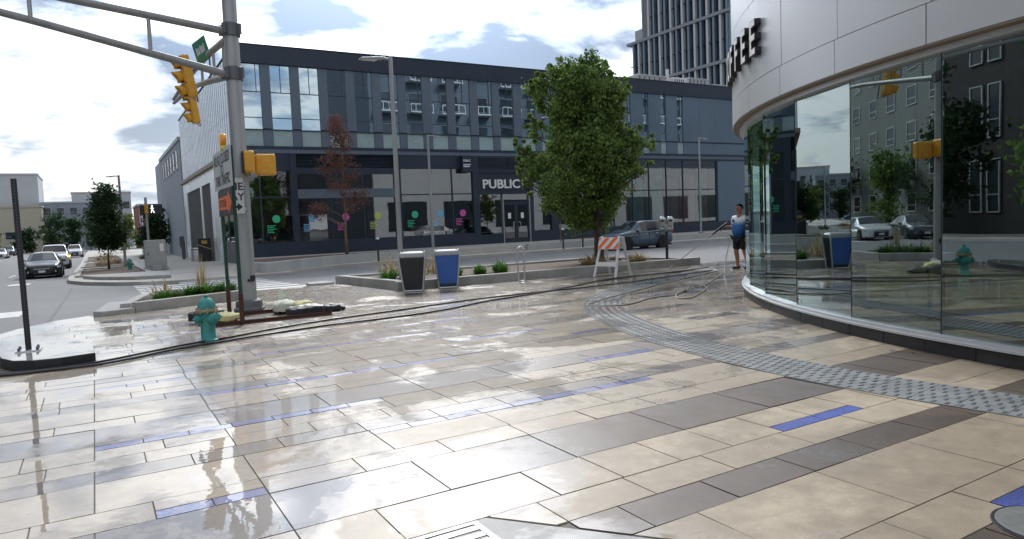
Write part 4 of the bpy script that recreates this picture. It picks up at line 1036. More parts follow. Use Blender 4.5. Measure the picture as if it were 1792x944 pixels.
# arm over the side street
au = [(0, .12, 5.42), (0, 2.5, 5.66), (0, 5, 5.84), (0, 8, 5.97), (0, 11, 6.02)]
al = [(0, .12, 4.66), (0, 2.5, 5.02), (0, 5, 5.38), (0, 8, 5.7), (0, 11, 5.9)]
for pth in (au, al):
    mb = MB(); mb.tube(pth, [.072, .07, .065, .06, .05], 14); mb.build('arm', m_arm, sp, smooth=True)
for y in (1.0, 2.3, 4.2, 6.4):
    import bisect
    def onp(P, y):
        for a, b in zip(P, P[1:]):
            if a[1] <= y <= b[1]: return a[2] + (b[2] - a[2]) * (y - a[1]) / (b[1] - a[1])
    mb = MB(); mb.tube([(0, y, onp(al, y)), (0, y, onp(au, y))], .032, 8); mb.build('strut', m_steel, sp, smooth=True)
def signal_head(parent, loc, rot, sec=3, s=.36):
    h = MB()
    h.box(-.10, -s / 2, -sec * s / 2, .10, s / 2, sec * s / 2)
    h = h.build('signal_head', m_yel, parent, bevel=.03)
    h.location = loc; h.rotation_euler = rot
    for i in range(sec):
        z = (i - (sec - 1) / 2) * s
        mb = MB(); mb.box(-.125, -s / 2 + .01, z - s / 2 + .012, -.101, s / 2 - .01, z + s / 2 - .012); mb.build('section_door', m_yel, h, bevel=.01)
        v = []; f = []; n_ = 14
        for k in range(n_ + 1):
            a = math.pi * (1.25 - 1.5 * k / n_)
            for xx in (-.125, -.36):
                ll = xx if xx == -.125 else -.125 - .235 * (0.55 + .45 * max(0, math.sin(a)))
                v.append((ll, .145 * math.cos(a), z + .145 * math.sin(a)))
        for k in range(n_): f.append((2 * k, 2 * k + 1, 2 * k + 3, 2 * k + 2))
        vz = MB().add(v, f).build('visor', m_yel, h, smooth=True)
        vz.modifiers.new('solid', 'SOLIDIFY').thickness = .006
        mb = MB(); mb.lathe([(.13, -.005), (.11, .012), (.04, .02)], 16, (-.13, 0, z), axis='x'); mb.build('lens', m_lens, h, smooth=True)
    mb = MB(); mb.tube([(.12, .26, -sec * s / 2 - .06), (.12, .26, sec * s / 2 + .06)], .018, 8); mb.tube([(0, 0, sec * s / 2 + .04), (.12, .26, sec * s / 2 + .04)], .014, 8); mb.tube([(0, 0, -sec * s / 2 - .04), (.12, .26, -sec * s / 2 - .04)], .014, 8); mb.build('bracket', m_dsteel, h)
    return h
signal_head(sp, (-.34, 4.0, 5.36), (R_(-3), R_(-9), 0), 3, .335)
signal_head(sp, (.38, 9.3, 5.52), (R_(-2), R_(-7), R_(0)), 3, .335)
mb = MB(); mb.tube([(0, 4.0, 5.68), (-.22, 4.2, 5.55)], .022, 8); mb.build('hanger', m_dsteel, sp)
# street name blade on the side-street arm
gs = MB(); gs.obox((0, 0, 0), .03, .95, .48); gs = gs.build('street_sign', m_green, sp); gs.location = (-.12, 3.25, 6.02 - .18); gs.rotation_euler = (R_(0), R_(-14), R_(8))
mb = MB()
for k, (a, b) in enumerate(((-.34, .10), (-.22, .13), (-.08, .08), (.05, .13), (.2, .1))): mb.box(-.0175, a, -.07, -.0155, a + b, .10 - .03 * (k % 2))
mb.build('sign_letters', m_signw, gs)
mb = MB(); mb.tube([(0, 2.9, 5.7), (0, 2.9, 5.1)], .02, 8); mb.build('sign_hanger', m_dsteel, sp)
# pedestrian signals and ONE WAY sign on the pole
def ped(parent, loc, rz):
    h = MB(); h.box(-.20, -.11, -.21, .20, .09, .21); h = h.build('pedestrian_signal', m_yel, parent, bevel=.045, segs=3); h.location = loc; h.rotation_euler = (0, 0, rz)
    mb = MB(); mb.box(-.185, .091, -.195, .185, .13, .195); mb.build('face', m_black, h)
    mb = MB(); mb.box(-.15, .131, -.16, .15, .134, .16); mb.build('screen', m_lens, h)
    for sx in (-.12, .12): mb = MB(); mb.tube([(sx, 0, .2), (sx, 0, .25)], .018, 8); mb.tube([(sx, 0, -.2), (sx, 0, -.25)], .018, 8); mb.build('bolt', m_dsteel, h)
    return h
ped(sp, (.47, -.06, 2.89), R_(-8)); ped(sp, (.12, -.26, 2.92), R_(80))
ow = MB(); ow.box(-.45, -.205, 1.93, .0, -.195, 2.62); ow = ow.build('one_way_sign', m_signw, sp)
text('sign_text', 'ONE', m_ink, ow, .20, facing((-.225, -.207, 2.39), (1, 0, 0), (0, 0, 1)), .001, .004, 'CENTER', sx=1.05)
text('sign_text', 'WAY', m_ink, ow, .20, facing((-.225, -.207, 2.19), (1, 0, 0), (0, 0, 1)), .001, .004, 'CENTER', sx=1.0)
mb = MB(); mb.box(-.40, -.208, 2.035, -.13, -.2055, 2.085); mb.add([(-.13, -.2075, 1.98), (-.03, -.2075, 2.06), (-.13, -.2075, 2.14)], [(0, 1, 2)]); mb.build('sign_arrow', m_ink, ow)
mb = MB(); mb.box(-.03, -.195, 2.5, .03, -.14, 2.53); mb.box(-.03, -.195, 2.0, .03, -.14, 2.03); mb.build('sign_band', m_steel2, sp)
mb = MB(); mb.box(.02, -.165, .62, .12, -.148, .70); mb.box(-.03, -.17, .58, .10, -.15, .63); mb.build('sticker_scrap', m_ink, sp)
mb = MB()
for z in (1.2, 1.9, 2.35): mb.box(-.17, -.03, z, -.15, .02, z + .05)
mb.build('strap_clip', m_steel2, sp)

# ------------------------------------------------------------------ temporary road sign on a skid
ts = thing('road_closed_sign', 'road closed sign and orange detour arrow on green posts with rusty skid rails', 'sign', (2.06, 13.1, 0))
for y in (-.61, .69):
    mb = MB(); mb.box(-.028, y - .028, .05, .028, y + .028, 3.02); mb.build('post', m_postg, ts, bevel=.006)
    mb = MB(); mb.box(-.034, y - .034, .03, .034, y + .034, .52); mb.build('socket', m_rust, ts)
    r_ = MB(); r_.box(-.42, y - .04, .004, 1.55, y + .04, .012); r_.box(-.42, y + .032, .012, 1.55, y + .04, .065); r_.build('skid_rail', m_rust, ts)
mb = MB(); mb.box(-.03, -.58, .012, .03, .66, .05); mb.build('cross_bar', m_rust, ts)
sgn = MB().box(-.046, -.82, 2.34, -.034, 1.10, 3.02).build('sign_panel', M('sign_greywhite', (.47, .49, .52), .45, var=.1, scale=5), ts)
for ln, (tx, z, sx) in enumerate((('ROAD CLOSED', 2.78, .98), ('TO', 2.59, 1), ('THRU TRAFFIC', 2.41, .93))):
    text('sign_text', tx, m_ink, sgn, .25, facing((-.048, .14, z), (0, -1, 0), (0, 0, 1)), .001, .004, 'CENTER', sx)
dt = MB().box(-.046, -.70, 1.86, -.034, .78, 2.325).build('detour_panel', m_black, ts)
ar = MB().add([(-.049, .72, 1.98), (-.049, .72, 2.19), (-.049, -.30, 2.21), (-.049, -.30, 2.31), (-.049, -.66, 2.08), (-.049, -.30, 1.87), (-.049, -.30, 1.96)], [(0, 1, 2, 3, 4, 5, 6)]).build('detour_arrow', m_orange, dt)
text('arrow_text', 'DETOUR', m_ink, ar, .19, facing((-.051, .66, 2.02), (0, -1, 0), (0, 0, 1)), .0005, .001, 'LEFT', 1.0)
bc = MB().lathe([(.095, -.05), (.11, -.03), (.11, .03), (.095, .05)], 18, (0, 0, 0), axis='x').build('beacon_lens', M('beacon_amber', (.85, .32, .02), .25, var=.1), ts, smooth=True)
bc.location = (-.04, -.10, 3.17)
mb = MB(); mb.box(-.08, -.19, 3.0, .02, -.01, 3.07); mb.build('beacon_body', M('beacon_yellow', (.75, .62, .1), .5), ts)
def bag(nm, label, loc, rz, s, mt, seed):
    bm = bmesh.new(); bmesh.ops.create_uvsphere(bm, u_segments=28, v_segments=16, radius=1)
    rr_ = random.Random(seed); ph = [rr_.uniform(0, 6) for _ in range(6)]
    for v in bm.verts:
        x, y, z = v.co
        sq = 1 / max(abs(x) ** 3 + abs(y) ** 3, .25) ** (1 / 3) if abs(x) + abs(y) > .1 else 1
        f = min(sq, 1.25)
        fold = .14 * math.sin(5 * x + ph[0]) * math.sin(4 * y + ph[1]) + .10 * math.sin(11 * y + ph[2] + 6 * x) + .07 * math.sin(17 * x + ph[3] - 5 * y)
        v.co = Vector((x * f * s[0], y * f * s[1], (max(z, -.55) * (1 + .0) + fold + .55) * s[2]))
    me = bpy.data.meshes.new(nm); bm.to_mesh(me); bm.free()
    for p in me.polygons: p.use_smooth = True
    o = bpy.data.objects.new(nm, me); col.objects.link(o); me.materials.append(mt); o.location = loc; o.rotation_euler = (0, 0, rz)
    mb = MB(); mb.tube([(s[0] * .95, 0, s[2] * .5), (s[0] * 1.12, .01, s[2] * .55), (s[0] * 1.2, .04, s[2] * .3)], [.05, .018, .05], 8); mb.build('tied_neck', mt, o, smooth=True)
    return tag(o, label, 'sandbag', 'sandbags on the sign skid')
bag('sandbag', 'pale olive sandbag leaning over the far skid rail', (3.02, 13.62, .05), R_(70), (.30, .20, .12), m_baga, 1)
bag('sandbag', 'large black sandbag on the near skid rail', (3.25, 12.95, .03), R_(12), (.36, .20, .10), m_bagb, 2)
bag('sandbag', 'small yellow sandbag between the black ones', (3.32, 13.36, .05), R_(30), (.20, .16, .11), m_bagy, 3)
bag('sandbag', 'crumpled black sandbag at the right end of the skid', (3.74, 13.15, .01), R_(-20), (.22, .14, .08), m_bagb, 4)
bag('sandbag', 'bright yellow sandbag with folded flap just behind the hydrant', (1.78, 13.05, .04), R_(15), (.34, .2, .08), m_bagy, 5)
bag('sandbag', 'black sandbag beside the yellow flap behind the hydrant', (1.62, 13.45, .05), R_(5), (.3, .16, .11), m_bagb, 6)

# ------------------------------------------------------------------ hydrants
def hydrant(label, loc, rz=0, s=1.0):
    t = thing('fire_hydrant', label, 'hydrant', loc, rz, 'fire hydrants')
    mb = MB(); mb.lathe([(.15, 0), (.15, .025), (.125, .03), (.108, .05), (.105, .46), (.11, .47)], 24); mb.build('barrel', m_teal, t, smooth=True)
    mb = MB(); mb.lathe([(.16, .468), (.165, .475), (.165, .50), (.158, .507)], 24); mb.build('flange', m_tan, t, smooth=True)
    mb = MB(); mb.lathe([(.135, .507), (.132, .56), (.112, .62), (.075, .665), (.03, .685), (.03, .72), (.02, .725)], 24); mb.build('bonnet', m_teal, t, smooth=True)
    for k in range(8):
        a = R_(45 * k + 20); mb = MB(); mb.lathe([(.014, .44), (.014, .53), (.008, .535)], 6, (.148 * math.cos(a), .148 * math.sin(a), 0)); mb.build('flange_bolt', m_tan, t)
    n_ = MB(); n_.lathe([(.075, -.10), (.075, -.165), (.085, -.17), (.085, -.20), (.05, -.215), (.022, -.22), (.022, -.25)], 16, (0, 0, .36), axis='y'); n_.build('pumper_nozzle', m_teal, t, smooth=True)
    for sx in (-1, 1):
        mb = MB(); mb.lathe([(.055, sx * .09), (.055, sx * .15), (.065, sx * .155), (.065, sx * .185), (.035, sx * .20), (.018, sx * .205), (.018, sx * .235)], 16, (0, 0, .36), axis='x'); mb.build('hose_nozzle', m_teal, t, smooth=True)
    t.scale = (s, s, s); return t
hydrant('teal fire hydrant with tan flange on the wet plaza', (1.33, 10.97, 0), R_(22), .93)
hydrant('small green hydrant across the street beside the cabinet', (1.69, 47.1, zr(47.1) + .13), R_(10), 1.0)

# ------------------------------------------------------------------ bins
def bin_(label, loc, rz, panel, top):
    t = thing('litter_bin', label, 'bin', loc, rz, 'tapered street bins')
    def ring(hw, hd, z): return [(-hw, -hd, z), (hw, -hd, z), (hw, hd, z), (-hw, hd, z)]
    # frame: two side hoops with rolled top
    fr = MB()
    for s in (-1, 1):
        fr.tube([(s * .22, -.16, .015), (s * .285, -.2, .6), (s * .31, -.215, .86), (s * .28, -.19, .93)], .02, 8)
        fr.tube([(s * .22, .16, .015), (s * .285, .2, .6), (s * .31, .215, .86), (s * .28, .19, .93)], .02, 8)
    fr.tube([(-.22, -.16, .02), (.22, -.16, .02), (.22, .16, .02), (-.22, .16, .02), (-.22, -.16, .02)], .02, 8)
    fr.build('frame', m_steel2, t, smooth=True)
    def taper(x0, y0, z0, x1, y1, z1): return MB().add(ring(x0, y0, z0) + ring(x1, y1, z1), [(3, 2, 1, 0), (4, 5, 6, 7), (0, 1, 5, 4), (1, 2, 6, 5), (2, 3, 7, 6), (3, 0, 4, 7)])
    taper(.20, .14, .03, .285, .195, .80).build('liner', m_frame, t)
    if panel is m_black: z0, z1 = .06, .77
    else: z0, z1 = .12, .90
    k = lambda z: .205 + (.29 - .205) * (z - .03) / .77
    MB().add([(-k(z0), -.155 - .055 * z0, z0), (k(z0), -.155 - .055 * z0, z0), (k(z1), -.155 - .055 * z1, z1), (-k(z1), -.155 - .055 * z1, z1), (-k(z0), -.135 - .055 * z0, z0), (k(z0), -.135 - .055 * z0, z0), (k(z1), -.135 - .055 * z1, z1), (-k(z1), -.135 - .055 * z1, z1)], [(0, 1, 2, 3), (7, 6, 5, 4), (0, 4, 5, 1), (1, 5, 6, 2), (2, 6, 7, 3), (3, 7, 4, 0)]).build('front_panel', panel, t)
    MB().add([(-.31, -.215, .80), (.31, -.215, .80), (.31, .215, .80), (-.31, .215, .80), (-.30, -.21, .90), (.30, -.21, .90), (.30, .21, .90), (-.30, .21, .90), (-.22, -.14, .935), (.22, -.14, .935), (.22, .14, .935), (-.22, .14, .935)],
             [(3, 2, 1, 0), (0, 1, 5, 4), (1, 2, 6, 5), (2, 3, 7, 6), (3, 0, 4, 7), (4, 5, 9, 8), (5, 6, 10, 9), (6, 7, 11, 10), (7, 4, 8, 11), (8, 9, 10, 11)]).build('hood', top, t, bevel=.02)
    return t
m_bluep = M('bin_blue', (0.035, 0.12, 0.42), .4, var=.1, scale=2)
bin_('black fronted steel street bin beside the lamp post', (6.44, 15.42, 0), R_(-26), m_black, m_steel)
bin_('blue fronted steel recycling bin right of the black bin', (7.36, 15.45, 0), R_(-25), m_bluep, m_steel)
# bike rack: narrow upright loop
br = thing('bike_rack', 'narrow upright steel bike loop in front of the planting bed', 'bike rack', (9.40, 15.32, 0), R_(-28))
pts = [(-.075, 0, .0), (-.085, 0, .4), (-.09, 0, .80)] + [(.09 * math.cos(a), 0, .80 + .09 * math.sin(a)) for a in [math.pi * (1 - k / 8) for k in range(1, 8)]] + [(.09, 0, .80), (.085, 0, .4), (.075, 0, .0)]
mb = MB(); mb.tube(pts, .024, 10); mb.build('loop', m_steel2, br, smooth=True)
mb = MB(); mb.tube([(-.075, 0, .03), (-.05, 0, .012), (.05, 0, .012), (.075, 0, .03)], .02, 8); mb.build('foot_bar', m_steel2, br, smooth=True)
# barricade
bd = thing('barricade', 'white folding barricade with orange striped top board', 'barricade', (11.62, 14.35, 0), R_(-78))
m_plw = M('barricade_white', (0.72, 0.73, 0.73), .5, var=.08, scale=6)
for s in (-1, 1):
    y0 = s * .33
    for sx in (-.33, .33):
        mb = MB(); v0 = Vector((sx * 1.08, y0, 0)); v1 = Vector((sx * .86, s * .04, 1.06)); d = (v1 - v0)
        rot = d.to_track_quat('Z', 'Y').to_matrix(); mb.obox((v0 + v1) / 2, .075, .04, d.length, rot); mb.build('leg', m_plw, bd, bevel=.01)
    sl_ = math.atan2(.29, 1.06)
    def board(z, h, nm, mt):
        o = MB(); o.box(-.345, -.016, -h / 2, .345, .016, h / 2); o = o.build(nm, mt, bd, bevel=.006)
        o.location = (0, s * (.33 - .29 * z / 1.06 + .028), z); o.rotation_euler = (s * sl_, 0, 0); return o
    tb_ = board(.88, .32, 'top_board', m_plw)
    if s == -1 or s == 1:
        for q in range(-1, 3):
            x0 = -.5 + q * .27 + .12
            pl_ = [(x0, -.15), (x0 + .135, -.15), (x0 + .40, .15), (x0 + .265, .15)]
            pl_ = clip_rect(pl_, -.335, -.15, .335, .15)
            if len(pl_) > 2:
                yy = s * .0185
                MB().add([(p_[0], yy, p_[1]) for p_ in pl_], [tuple(range(len(pl_)))]).build('stripe', m_orange, tb_)
    board(.34, .12, 'lower_board', m_plw)
mb = MB(); mb.tube([(-.30, 0, 1.05), (.30, 0, 1.05)], .018, 8); mb.build('hinge_rod', m_dsteel, bd)
# twin parking meter
pm = thing('parking_meter', 'twin headed parking meter on a dark post at the bed end', 'parking meter', (14.97, 15.85, .12), R_(-40))
mb = MB(); mb.tube([(0, 0, 0), (0, 0, .95)], .042, 12); mb.build('post', m_black, pm, smooth=True)
mb = MB(); mb.box(-.17, -.05, .93, .17, .05, .99); mb.build('yoke', m_dsteel, pm, bevel=.01)
for s in (-1, 1):
    h = MB(); h.lathe([(.085, 0), (.09, .05), (.09, .2), (.105, .22), (.105, .30), (.085, .37), (.04, .40)], 16, (0, 0, 0), 'z', 1, .75); h = h.build('meter_head', m_steel2, pm, smooth=True); h.location = (s * .115, 0, .99)
    mb = MB(); mb.box(-.05, -.085, .24, .05, -.078, .31); mb.build('display', m_lens, h)
    mb = MB(); mb.box(-.03, -.076, .08, .03, -.068, .12); mb.build('coin_slot', m_dsteel, h)
mp_ = thing('pay_station', 'dark slim pay sign post behind the parking meter', 'sign', (26.2, 35.2, -.26))
mb = MB(); mb.tube([(0, 0, 0), (0, 0, 1.9)], .05, 8); mb.build('post', m_black, mp_)
mb = MB(); mb.box(-.25, -.06, 1.3, .25, .06, 2.1); mb.build('head', m_black, mp_, bevel=.02)
mb = MB(); mb.box(-.16, -.066, 1.5, .05, -.061, 1.95); mb.build('notice', m_spang, mp_)
# bollards with a pale light band
def bollard(label, loc, h=1.05):
    t = thing('light_bollard', label, 'bollard', loc, 0, 'light bollards')
    mb = MB(); mb.lathe([(.07, 0), (.055, .02), (.055, h - .1)], 12); mb.build('post', m_black, t, smooth=True)
    mb = MB(); mb.lathe([(.09, h - .1), (.09, h - .03), (.07, h)], 12); mb.build('cap', m_signw, t, smooth=True)
bollard('black bollard with pale cap in front of the terrace planter', (12.7, 34.95, -.26), 1.25)
bollard('black bollard with pale cap left of the parked grey car', (24.5, 34.9, -.26), 1.25)

# ------------------------------------------------------------------ street lamps
def lamp(label, loc, h, rz, mt=m_steel, arm=.42, r=.075, square=True):
    t = thing('street_lamp', label, 'street lamp', loc, rz, 'single arm street lamps')
    mb = MB(); mb.tube([(0, 0, 0), (0, 0, h)], [r, r * .8], 4 if square else 12); mb.build('pole', mt, t, bevel=.008)
    mb = MB(); mb.lathe([(r * 2.6, 0), (r * 2.6, .03), (r * 2.2, .05), (r * 1.7, .12)], 16); mb.build('base', m_dsteel, t, smooth=True)
    for k in range(4):
        a = R_(45 + 90 * k); mb = MB(); mb.lathe([(.022, .02), (.022, .10), (.01, .11)], 8, (r * 2.1 * math.cos(a), r * 2.1 * math.sin(a), 0)); mb.build('anchor_bolt', m_dsteel, t)
    mb = MB(); mb.tube([(0, 0, h - .08), (-arm * .4, 0, h - .06), (-arm * .55, 0, h - .06)], .035, 8); mb.build('arm', mt, t, smooth=True)
    hd = MB(); hd.add([(-arm * .45, -.09, h - .10), (-arm * .45, .09, h - .10), (-arm * 1.9, .13, h - .13), (-arm * 1.9, -.13, h - .13), (-arm * .45, -.07, h - .02), (-arm * .45, .07, h - .02), (-arm * 1.85, .10, h - .09), (-arm * 1.85, -.10, h - .09)], [(0, 1, 2, 3), (7, 6, 5, 4), (0, 4, 5, 1), (1, 5, 6, 2), (2, 6, 7, 3), (3, 7, 4, 0)])
    hd = hd.build('lamp_head', mt, t, bevel=.02)
    mb = MB(); mb.box(-arm * 1.75, -.09, h - .135, -arm * .9, .09, h - .125); mb.build('lens', m_white, hd)
    return t
lamp('tall grey street lamp in the planting bed next to the black bin', (6.68, 16.75, .14), 5.66, R_(0), m_steel)
lamp('thin grey street lamp on the terrace left of the shop sign', (16.87, 37.2, .02), 6.7, R_(180), m_steel, r=.09)
lamp('distant grey street lamp right of the maple tree', (39.2, 37.8, .02), 7.2, R_(180), m_steel, r=.10)
lamp('street lamp beside the young tree on the main street', (1.69, 53.9, zr(53.9) + .13), 6.2, R_(0), m_steel, r=.09)
lamp('farther street lamp on the main street footway', (3.0, 96, -.75), 7.6, R_(0), m_sill, r=.09)

# ------------------------------------------------------------------ trees and plants
def leaves(mb, pts, size, rnd, up=.35):
    for p in pts:
        s = size * rnd.uniform(.65, 1.35)
        n_ = Vector((rnd.gauss(0, 1), rnd.gauss(0, 1), rnd.gauss(up, 1))).normalized()
        t_ = n_.orthogonal().normalized(); t_.rotate(Matrix.Rotation(rnd.uniform(0, 6.28), 3, n_)); b_ = n_.cross(t_)
        p = Vector(p)
        fold = n_ * s * .18
        o = len(mb.v)
        mb.v += [tuple(p - t_ * s * .62), tuple(p - t_ * s * .1 + b_ * s * .48 + fold), tuple(p + t_ * s * .62), tuple(p - t_ * s * .1 - b_ * s * .48 + fold)]
        mb.f += [(o, o + 3, o + 2), (o, o + 2, o + 1)]
def limb_tree(parent, h, r0, lobes, mt, rnd, base=(0, 0, 0), lean=(0, 0), twigs=1):
    mb = MB(); tip = Vector((base[0] + lean[0], base[1] + lean[1], h))
    b = Vector(base)
    pts = [b + Vector((0, 0, 0))]
    for k in range(1, 7):
        q = b.lerp(tip, k / 6) + Vector((rnd.gauss(0, .03), rnd.gauss(0, .03), 0)) * (h * .25 if k < 6 else 0); pts.append(q)
    mb.tube(pts, [r0 * 1.35] + [r0 * (1 - .85 * k / 6) for k in range(1, 7)], 9)
    tr_ = mb.build('trunk', mt, parent, smooth='all')
    mb = MB()
    for (c, rr_) in lobes:
        c = Vector(c)
        t0 = max(.16, min(.9, (c.z - .35 * (Vector((c.x, c.y, 0)) - Vector((b.x, b.y, 0))).length * 1.6) / h))
        st_ = b.lerp(tip, t0); mid = st_.lerp(c, .5) + Vector((rnd.gauss(0, .08), rnd.gauss(0, .08), -.06 * rnd.random()))
        mb.tube([st_, mid, c], [r0 * .38 * (1 - t0 * .6), r0 * .22, r0 * .06], 6, caps=False)
        for q in range(twigs):
            e_ = c + Vector((rnd.gauss(0, 1), rnd.gauss(0, 1), rnd.gauss(.3, .8))).normalized() * rr_ * .9
            mb.tube([mid.lerp(c, .5), e_], [r0 * .10, r0 * .03], 4, caps=False)
    if mb.v: mb.build('limbs', mt, tr_, smooth='all')
    return tr_
def crown_pts(lobes, n, rnd, clump=.3, per=40):
    """ clumps of leaves scattered through the lobes, denser to their skins """
    tot = sum(r ** 2.2 for _, r in lobes); out_ = []
    for c, r in lobes:
        m_ = max(1, int(n / per * r ** 2.2 / tot))
        for _ in range(m_):
            d = Vector((rnd.gauss(0, 1), rnd.gauss(0, 1), rnd.gauss(0, 1))).normalized() * r * rnd.uniform(.25, 1.0) ** .5
            cc = Vector(c) + d
            cr_ = min(clump, r * .75) * rnd.uniform(.6, 1.3)
            for _ in range(per):
                out_.append(cc + Vector((rnd.gauss(0, .5), rnd.gauss(0, .5), rnd.gauss(0, .42))) * cr_)
    return out_
# big maple behind the barricade. lateral axis of the photograph at the tree:
TB = Vector((14.36, 18.4, .14)); LAT = Vector((.775, -.632, 0)); DEP = Vector((.632, .775, 0))
rnd = random.Random(21)
maple = thing('maple_tree', 'large green maple tree in the planting bed behind the barricade', 'tree', TB)
prof = [(1.75, -1.5, .45), (2.2, -2.1, 1.1), (2.7, -2.5, 1.45), (3.2, -2.7, 1.7), (3.8, -2.65, 1.8), (4.3, -2.2, 1.5), (4.75, -2.1, .8), (5.2, -1.95, .85), (5.7, -2.0, 1.0), (6.2, -1.9, .85), (6.5, -1.3, .1)]
lobes = []
for z, l0, l1 in prof:
    w_ = l1 - l0; r = min(.66, w_ * .3)
    dep = w_ * .42
    for k in range(max(3, int(w_ * 2.9))):
        u = rnd.uniform(0, 1); a = rnd.uniform(0, 6.28)
        lat = (l0 + l1) / 2 + (w_ / 2 - r * .7) * math.cos(a) * math.sqrt(rnd.uniform(.25, 1)); de = dep * math.sin(a) * math.sqrt(rnd.uniform(.2, 1))
        p = LAT * lat + DEP * de + Vector((0, 0, z + rnd.uniform(-.25, .25)))
        lobes.append((tuple(p), r * rnd.uniform(.45, 1.1)))
spires = [(-2.1, 5.95, .42), (-1.2, 6.5, .34), (-.3, 6.6, .36), (.7, 5.6, .4), (1.3, 3.75, .5), (-2.25, 3.5, .5), (1.15, 2.9, .5), (-.25, 7.25, .22), (-.22, 6.9, .34), (-1.15, 7.1, .2), (-1.15, 6.8, .3), (-2.0, 6.3, .2), (-1.9, 6.05, .3), (.85, 6.0, .22), (.8, 5.7, .3), (.75, 6.4, .15), (-.65, 6.7, .35), (1.5, 4.1, .3), (-2.6, 3.85, .25), (-2.35, 4.75, .22), (-.9, 1.55, .3), (.5, 1.95, .3), (-1.7, 1.95, .3), (.35, 6.6, .22)]
for q_ in range(46):
    z, l0, l1 = rnd.choice(prof[2:]); sd_ = rnd.choice((-1, 1)); e_l = (l0 if sd_ < 0 else l1) + sd_ * rnd.uniform(-.1, .22)
    b0 = LAT * e_l + DEP * rnd.uniform(-.5, .5) + Vector((0, 0, z + rnd.uniform(-.2, .3)))
    lobes.append((tuple(b0), .2)); lobes.append((tuple(b0 + LAT * sd_ * .14 + Vector((0, 0, .2))), .12))
for l_, z, r in spires: lobes.append((tuple(LAT * l_ + Vector((0, 0, z))), r))
limb_tree(maple, 6.6, .155, [l_ for l_ in lobes if rnd.random() < .45], m_bark, rnd, lean=(-.35 * LAT.x, -.35 * LAT.y), twigs=2)
mb = MB(); leaves(mb, crown_pts(lobes, 60000, rnd, .25, 46), .09, rnd); mb.build('crown', m_leaf, maple)
maple.scale = (.88, .88, .945)
# dead reddish street tree on the terrace
rnd = random.Random(4)
dead = thing('dead_tree', 'slender dead tree with sparse rust red leaves on the terrace', 'tree', (11.8, 37.4, .10))
L2 = Vector((.953, -.301, 0)); D2 = Vector((.301, .953, 0))
lobes = []
for z, l0, l1 in ((2.6, -1.9, .4), (3.0, -1.7, 1.2), (3.5, -1.3, 1.2), (4.2, -1.35, .6), (4.9, -1.15, .7), (5.4, -.9, .7), (6.0, -.7, .5), (6.6, -.55, .4), (7.1, -.4, .15), (7.5, -.3, .0)):
    for k in range(4):
        lat = rnd.uniform(l0, l1); lobes.append((tuple(L2 * lat + D2 * rnd.uniform(-.6, .6) + Vector((0, 0, z * .94 + rnd.uniform(-.2, .2)))), .36))
limb_tree(dead, 7.2, .075, lobes, m_barkp, rnd, twigs=5)
mb = MB(); leaves(mb, crown_pts(lobes, 6400, rnd, .34, 16), .07, rnd); mb.build('crown', m_leafr, dead)
def simple_tree(nm, label, loc, h, w_, mt, seed, trunk=.07, n=5000, ls=.12, zb=.3, cat='tree', group=None, bark=None, con=.4):
    rnd = random.Random(seed)
    t = thing(nm, label, cat, loc, 0, group); lobes = []
    for k in range(26):
        u = rnd.uniform(0, 1); z = h * (zb + (1 - zb) * u * .92); rad = w_ / 2 * (1 - con * u) * (.55 + .45 * math.sin(min(1, u * 2.5) * math.pi / 2)); a = rnd.uniform(0, 6.28)
        r = w_ * .17 * rnd.uniform(.7, 1.25); q = max(0, rad - r * .6) * math.sqrt(rnd.uniform(.1, 1))
        lobes.append(((q * math.cos(a), q * math.sin(a), z), r))
    limb_tree(t, h * .85, trunk, lobes[:14], bark or m_bark, rnd, twigs=1)
    mb = MB(); leaves(mb, crown_pts(lobes, n, rnd, w_ * .13, 26), ls, rnd); mb.build('crown', mt, t)
    return t
simple_tree('young_tree', 'young green street tree with leaning top in the kerb island bed', (.67, 51.0, zr(51) + .14), 5.3, 3.3, m_leafd, 31, .06, 6500, .13, .32, con=.62)
simple_tree('sapling', 'thin pale sapling on the terrace behind the maple', (26.0, 37.3, .02), 3.4, 1.4, m_leafy, 32, .04, 1300, .1, .5, bark=m_barkp)
simple_tree('small_tree', 'small yellow green tree at the edge of the curved shop', (33.5, 25.6, -.3), 4.6, 2.6, m_leafy, 33, .05, 3600, .12, .45)
simple_tree('shrub_tree', 'dark green bushy tree by the grey block', (6.2, 92, -.8), 5.4, 4.2, m_leafd, 34, .1, 4200, .22, .1)
simple_tree('shrub_tree', 'yellowing tree in front of the red brick block', (3.8, 120, -.8), 5.6, 4.5, m_leafy, 35, .1, 3200, .25, .15)
for i, (x, y, h, w_, mt) in enumerate(((-6.8, 160, 7.2, 6, m_leafd), (-3.2, 155, 6.2, 4.2, m_leafd), (0.6, 160, 7.6, 6.5, m_leafd), (3.2, 165, 6.0, 5.5, m_leafy), (-11.5, 165, 4.6, 5, m_leafd), (-16, 150, 6, 5, m_leafy))):
    lab = ['tall dark spruce like tree in front of the grey flats', 'narrow dark tree left of the spruce like tree', 'broad dark tree in front of the tall flats', 'pale green tree behind the young street tree', 'low dark tree below the beige annex', 'yellow green tree at the far left edge'][i]
    simple_tree('far_tree', lab, (x, y, -.85), h, w_, mt, 50 + i, .14, 2600, .3, .12, group='trees at the end of the street')
for i, (y, h) in enumerate(((24, 8.5), (33, 9), (42, 8), (53, 8.8), (64, 7.5), (78, 8), (92, 7))):
    simple_tree('kerb_tree', ['nearest', 'second', 'third', 'fourth', 'fifth', 'sixth', 'farthest'][i] + ' leafy tree along the far kerb mirrored in the shop glass', (-15.6, y, zr(y) + .1), h, 5.6, m_leafd if i % 2 else m_leaf, 70 + i, .13, 3600, .26, .22, group='trees along the far kerb')
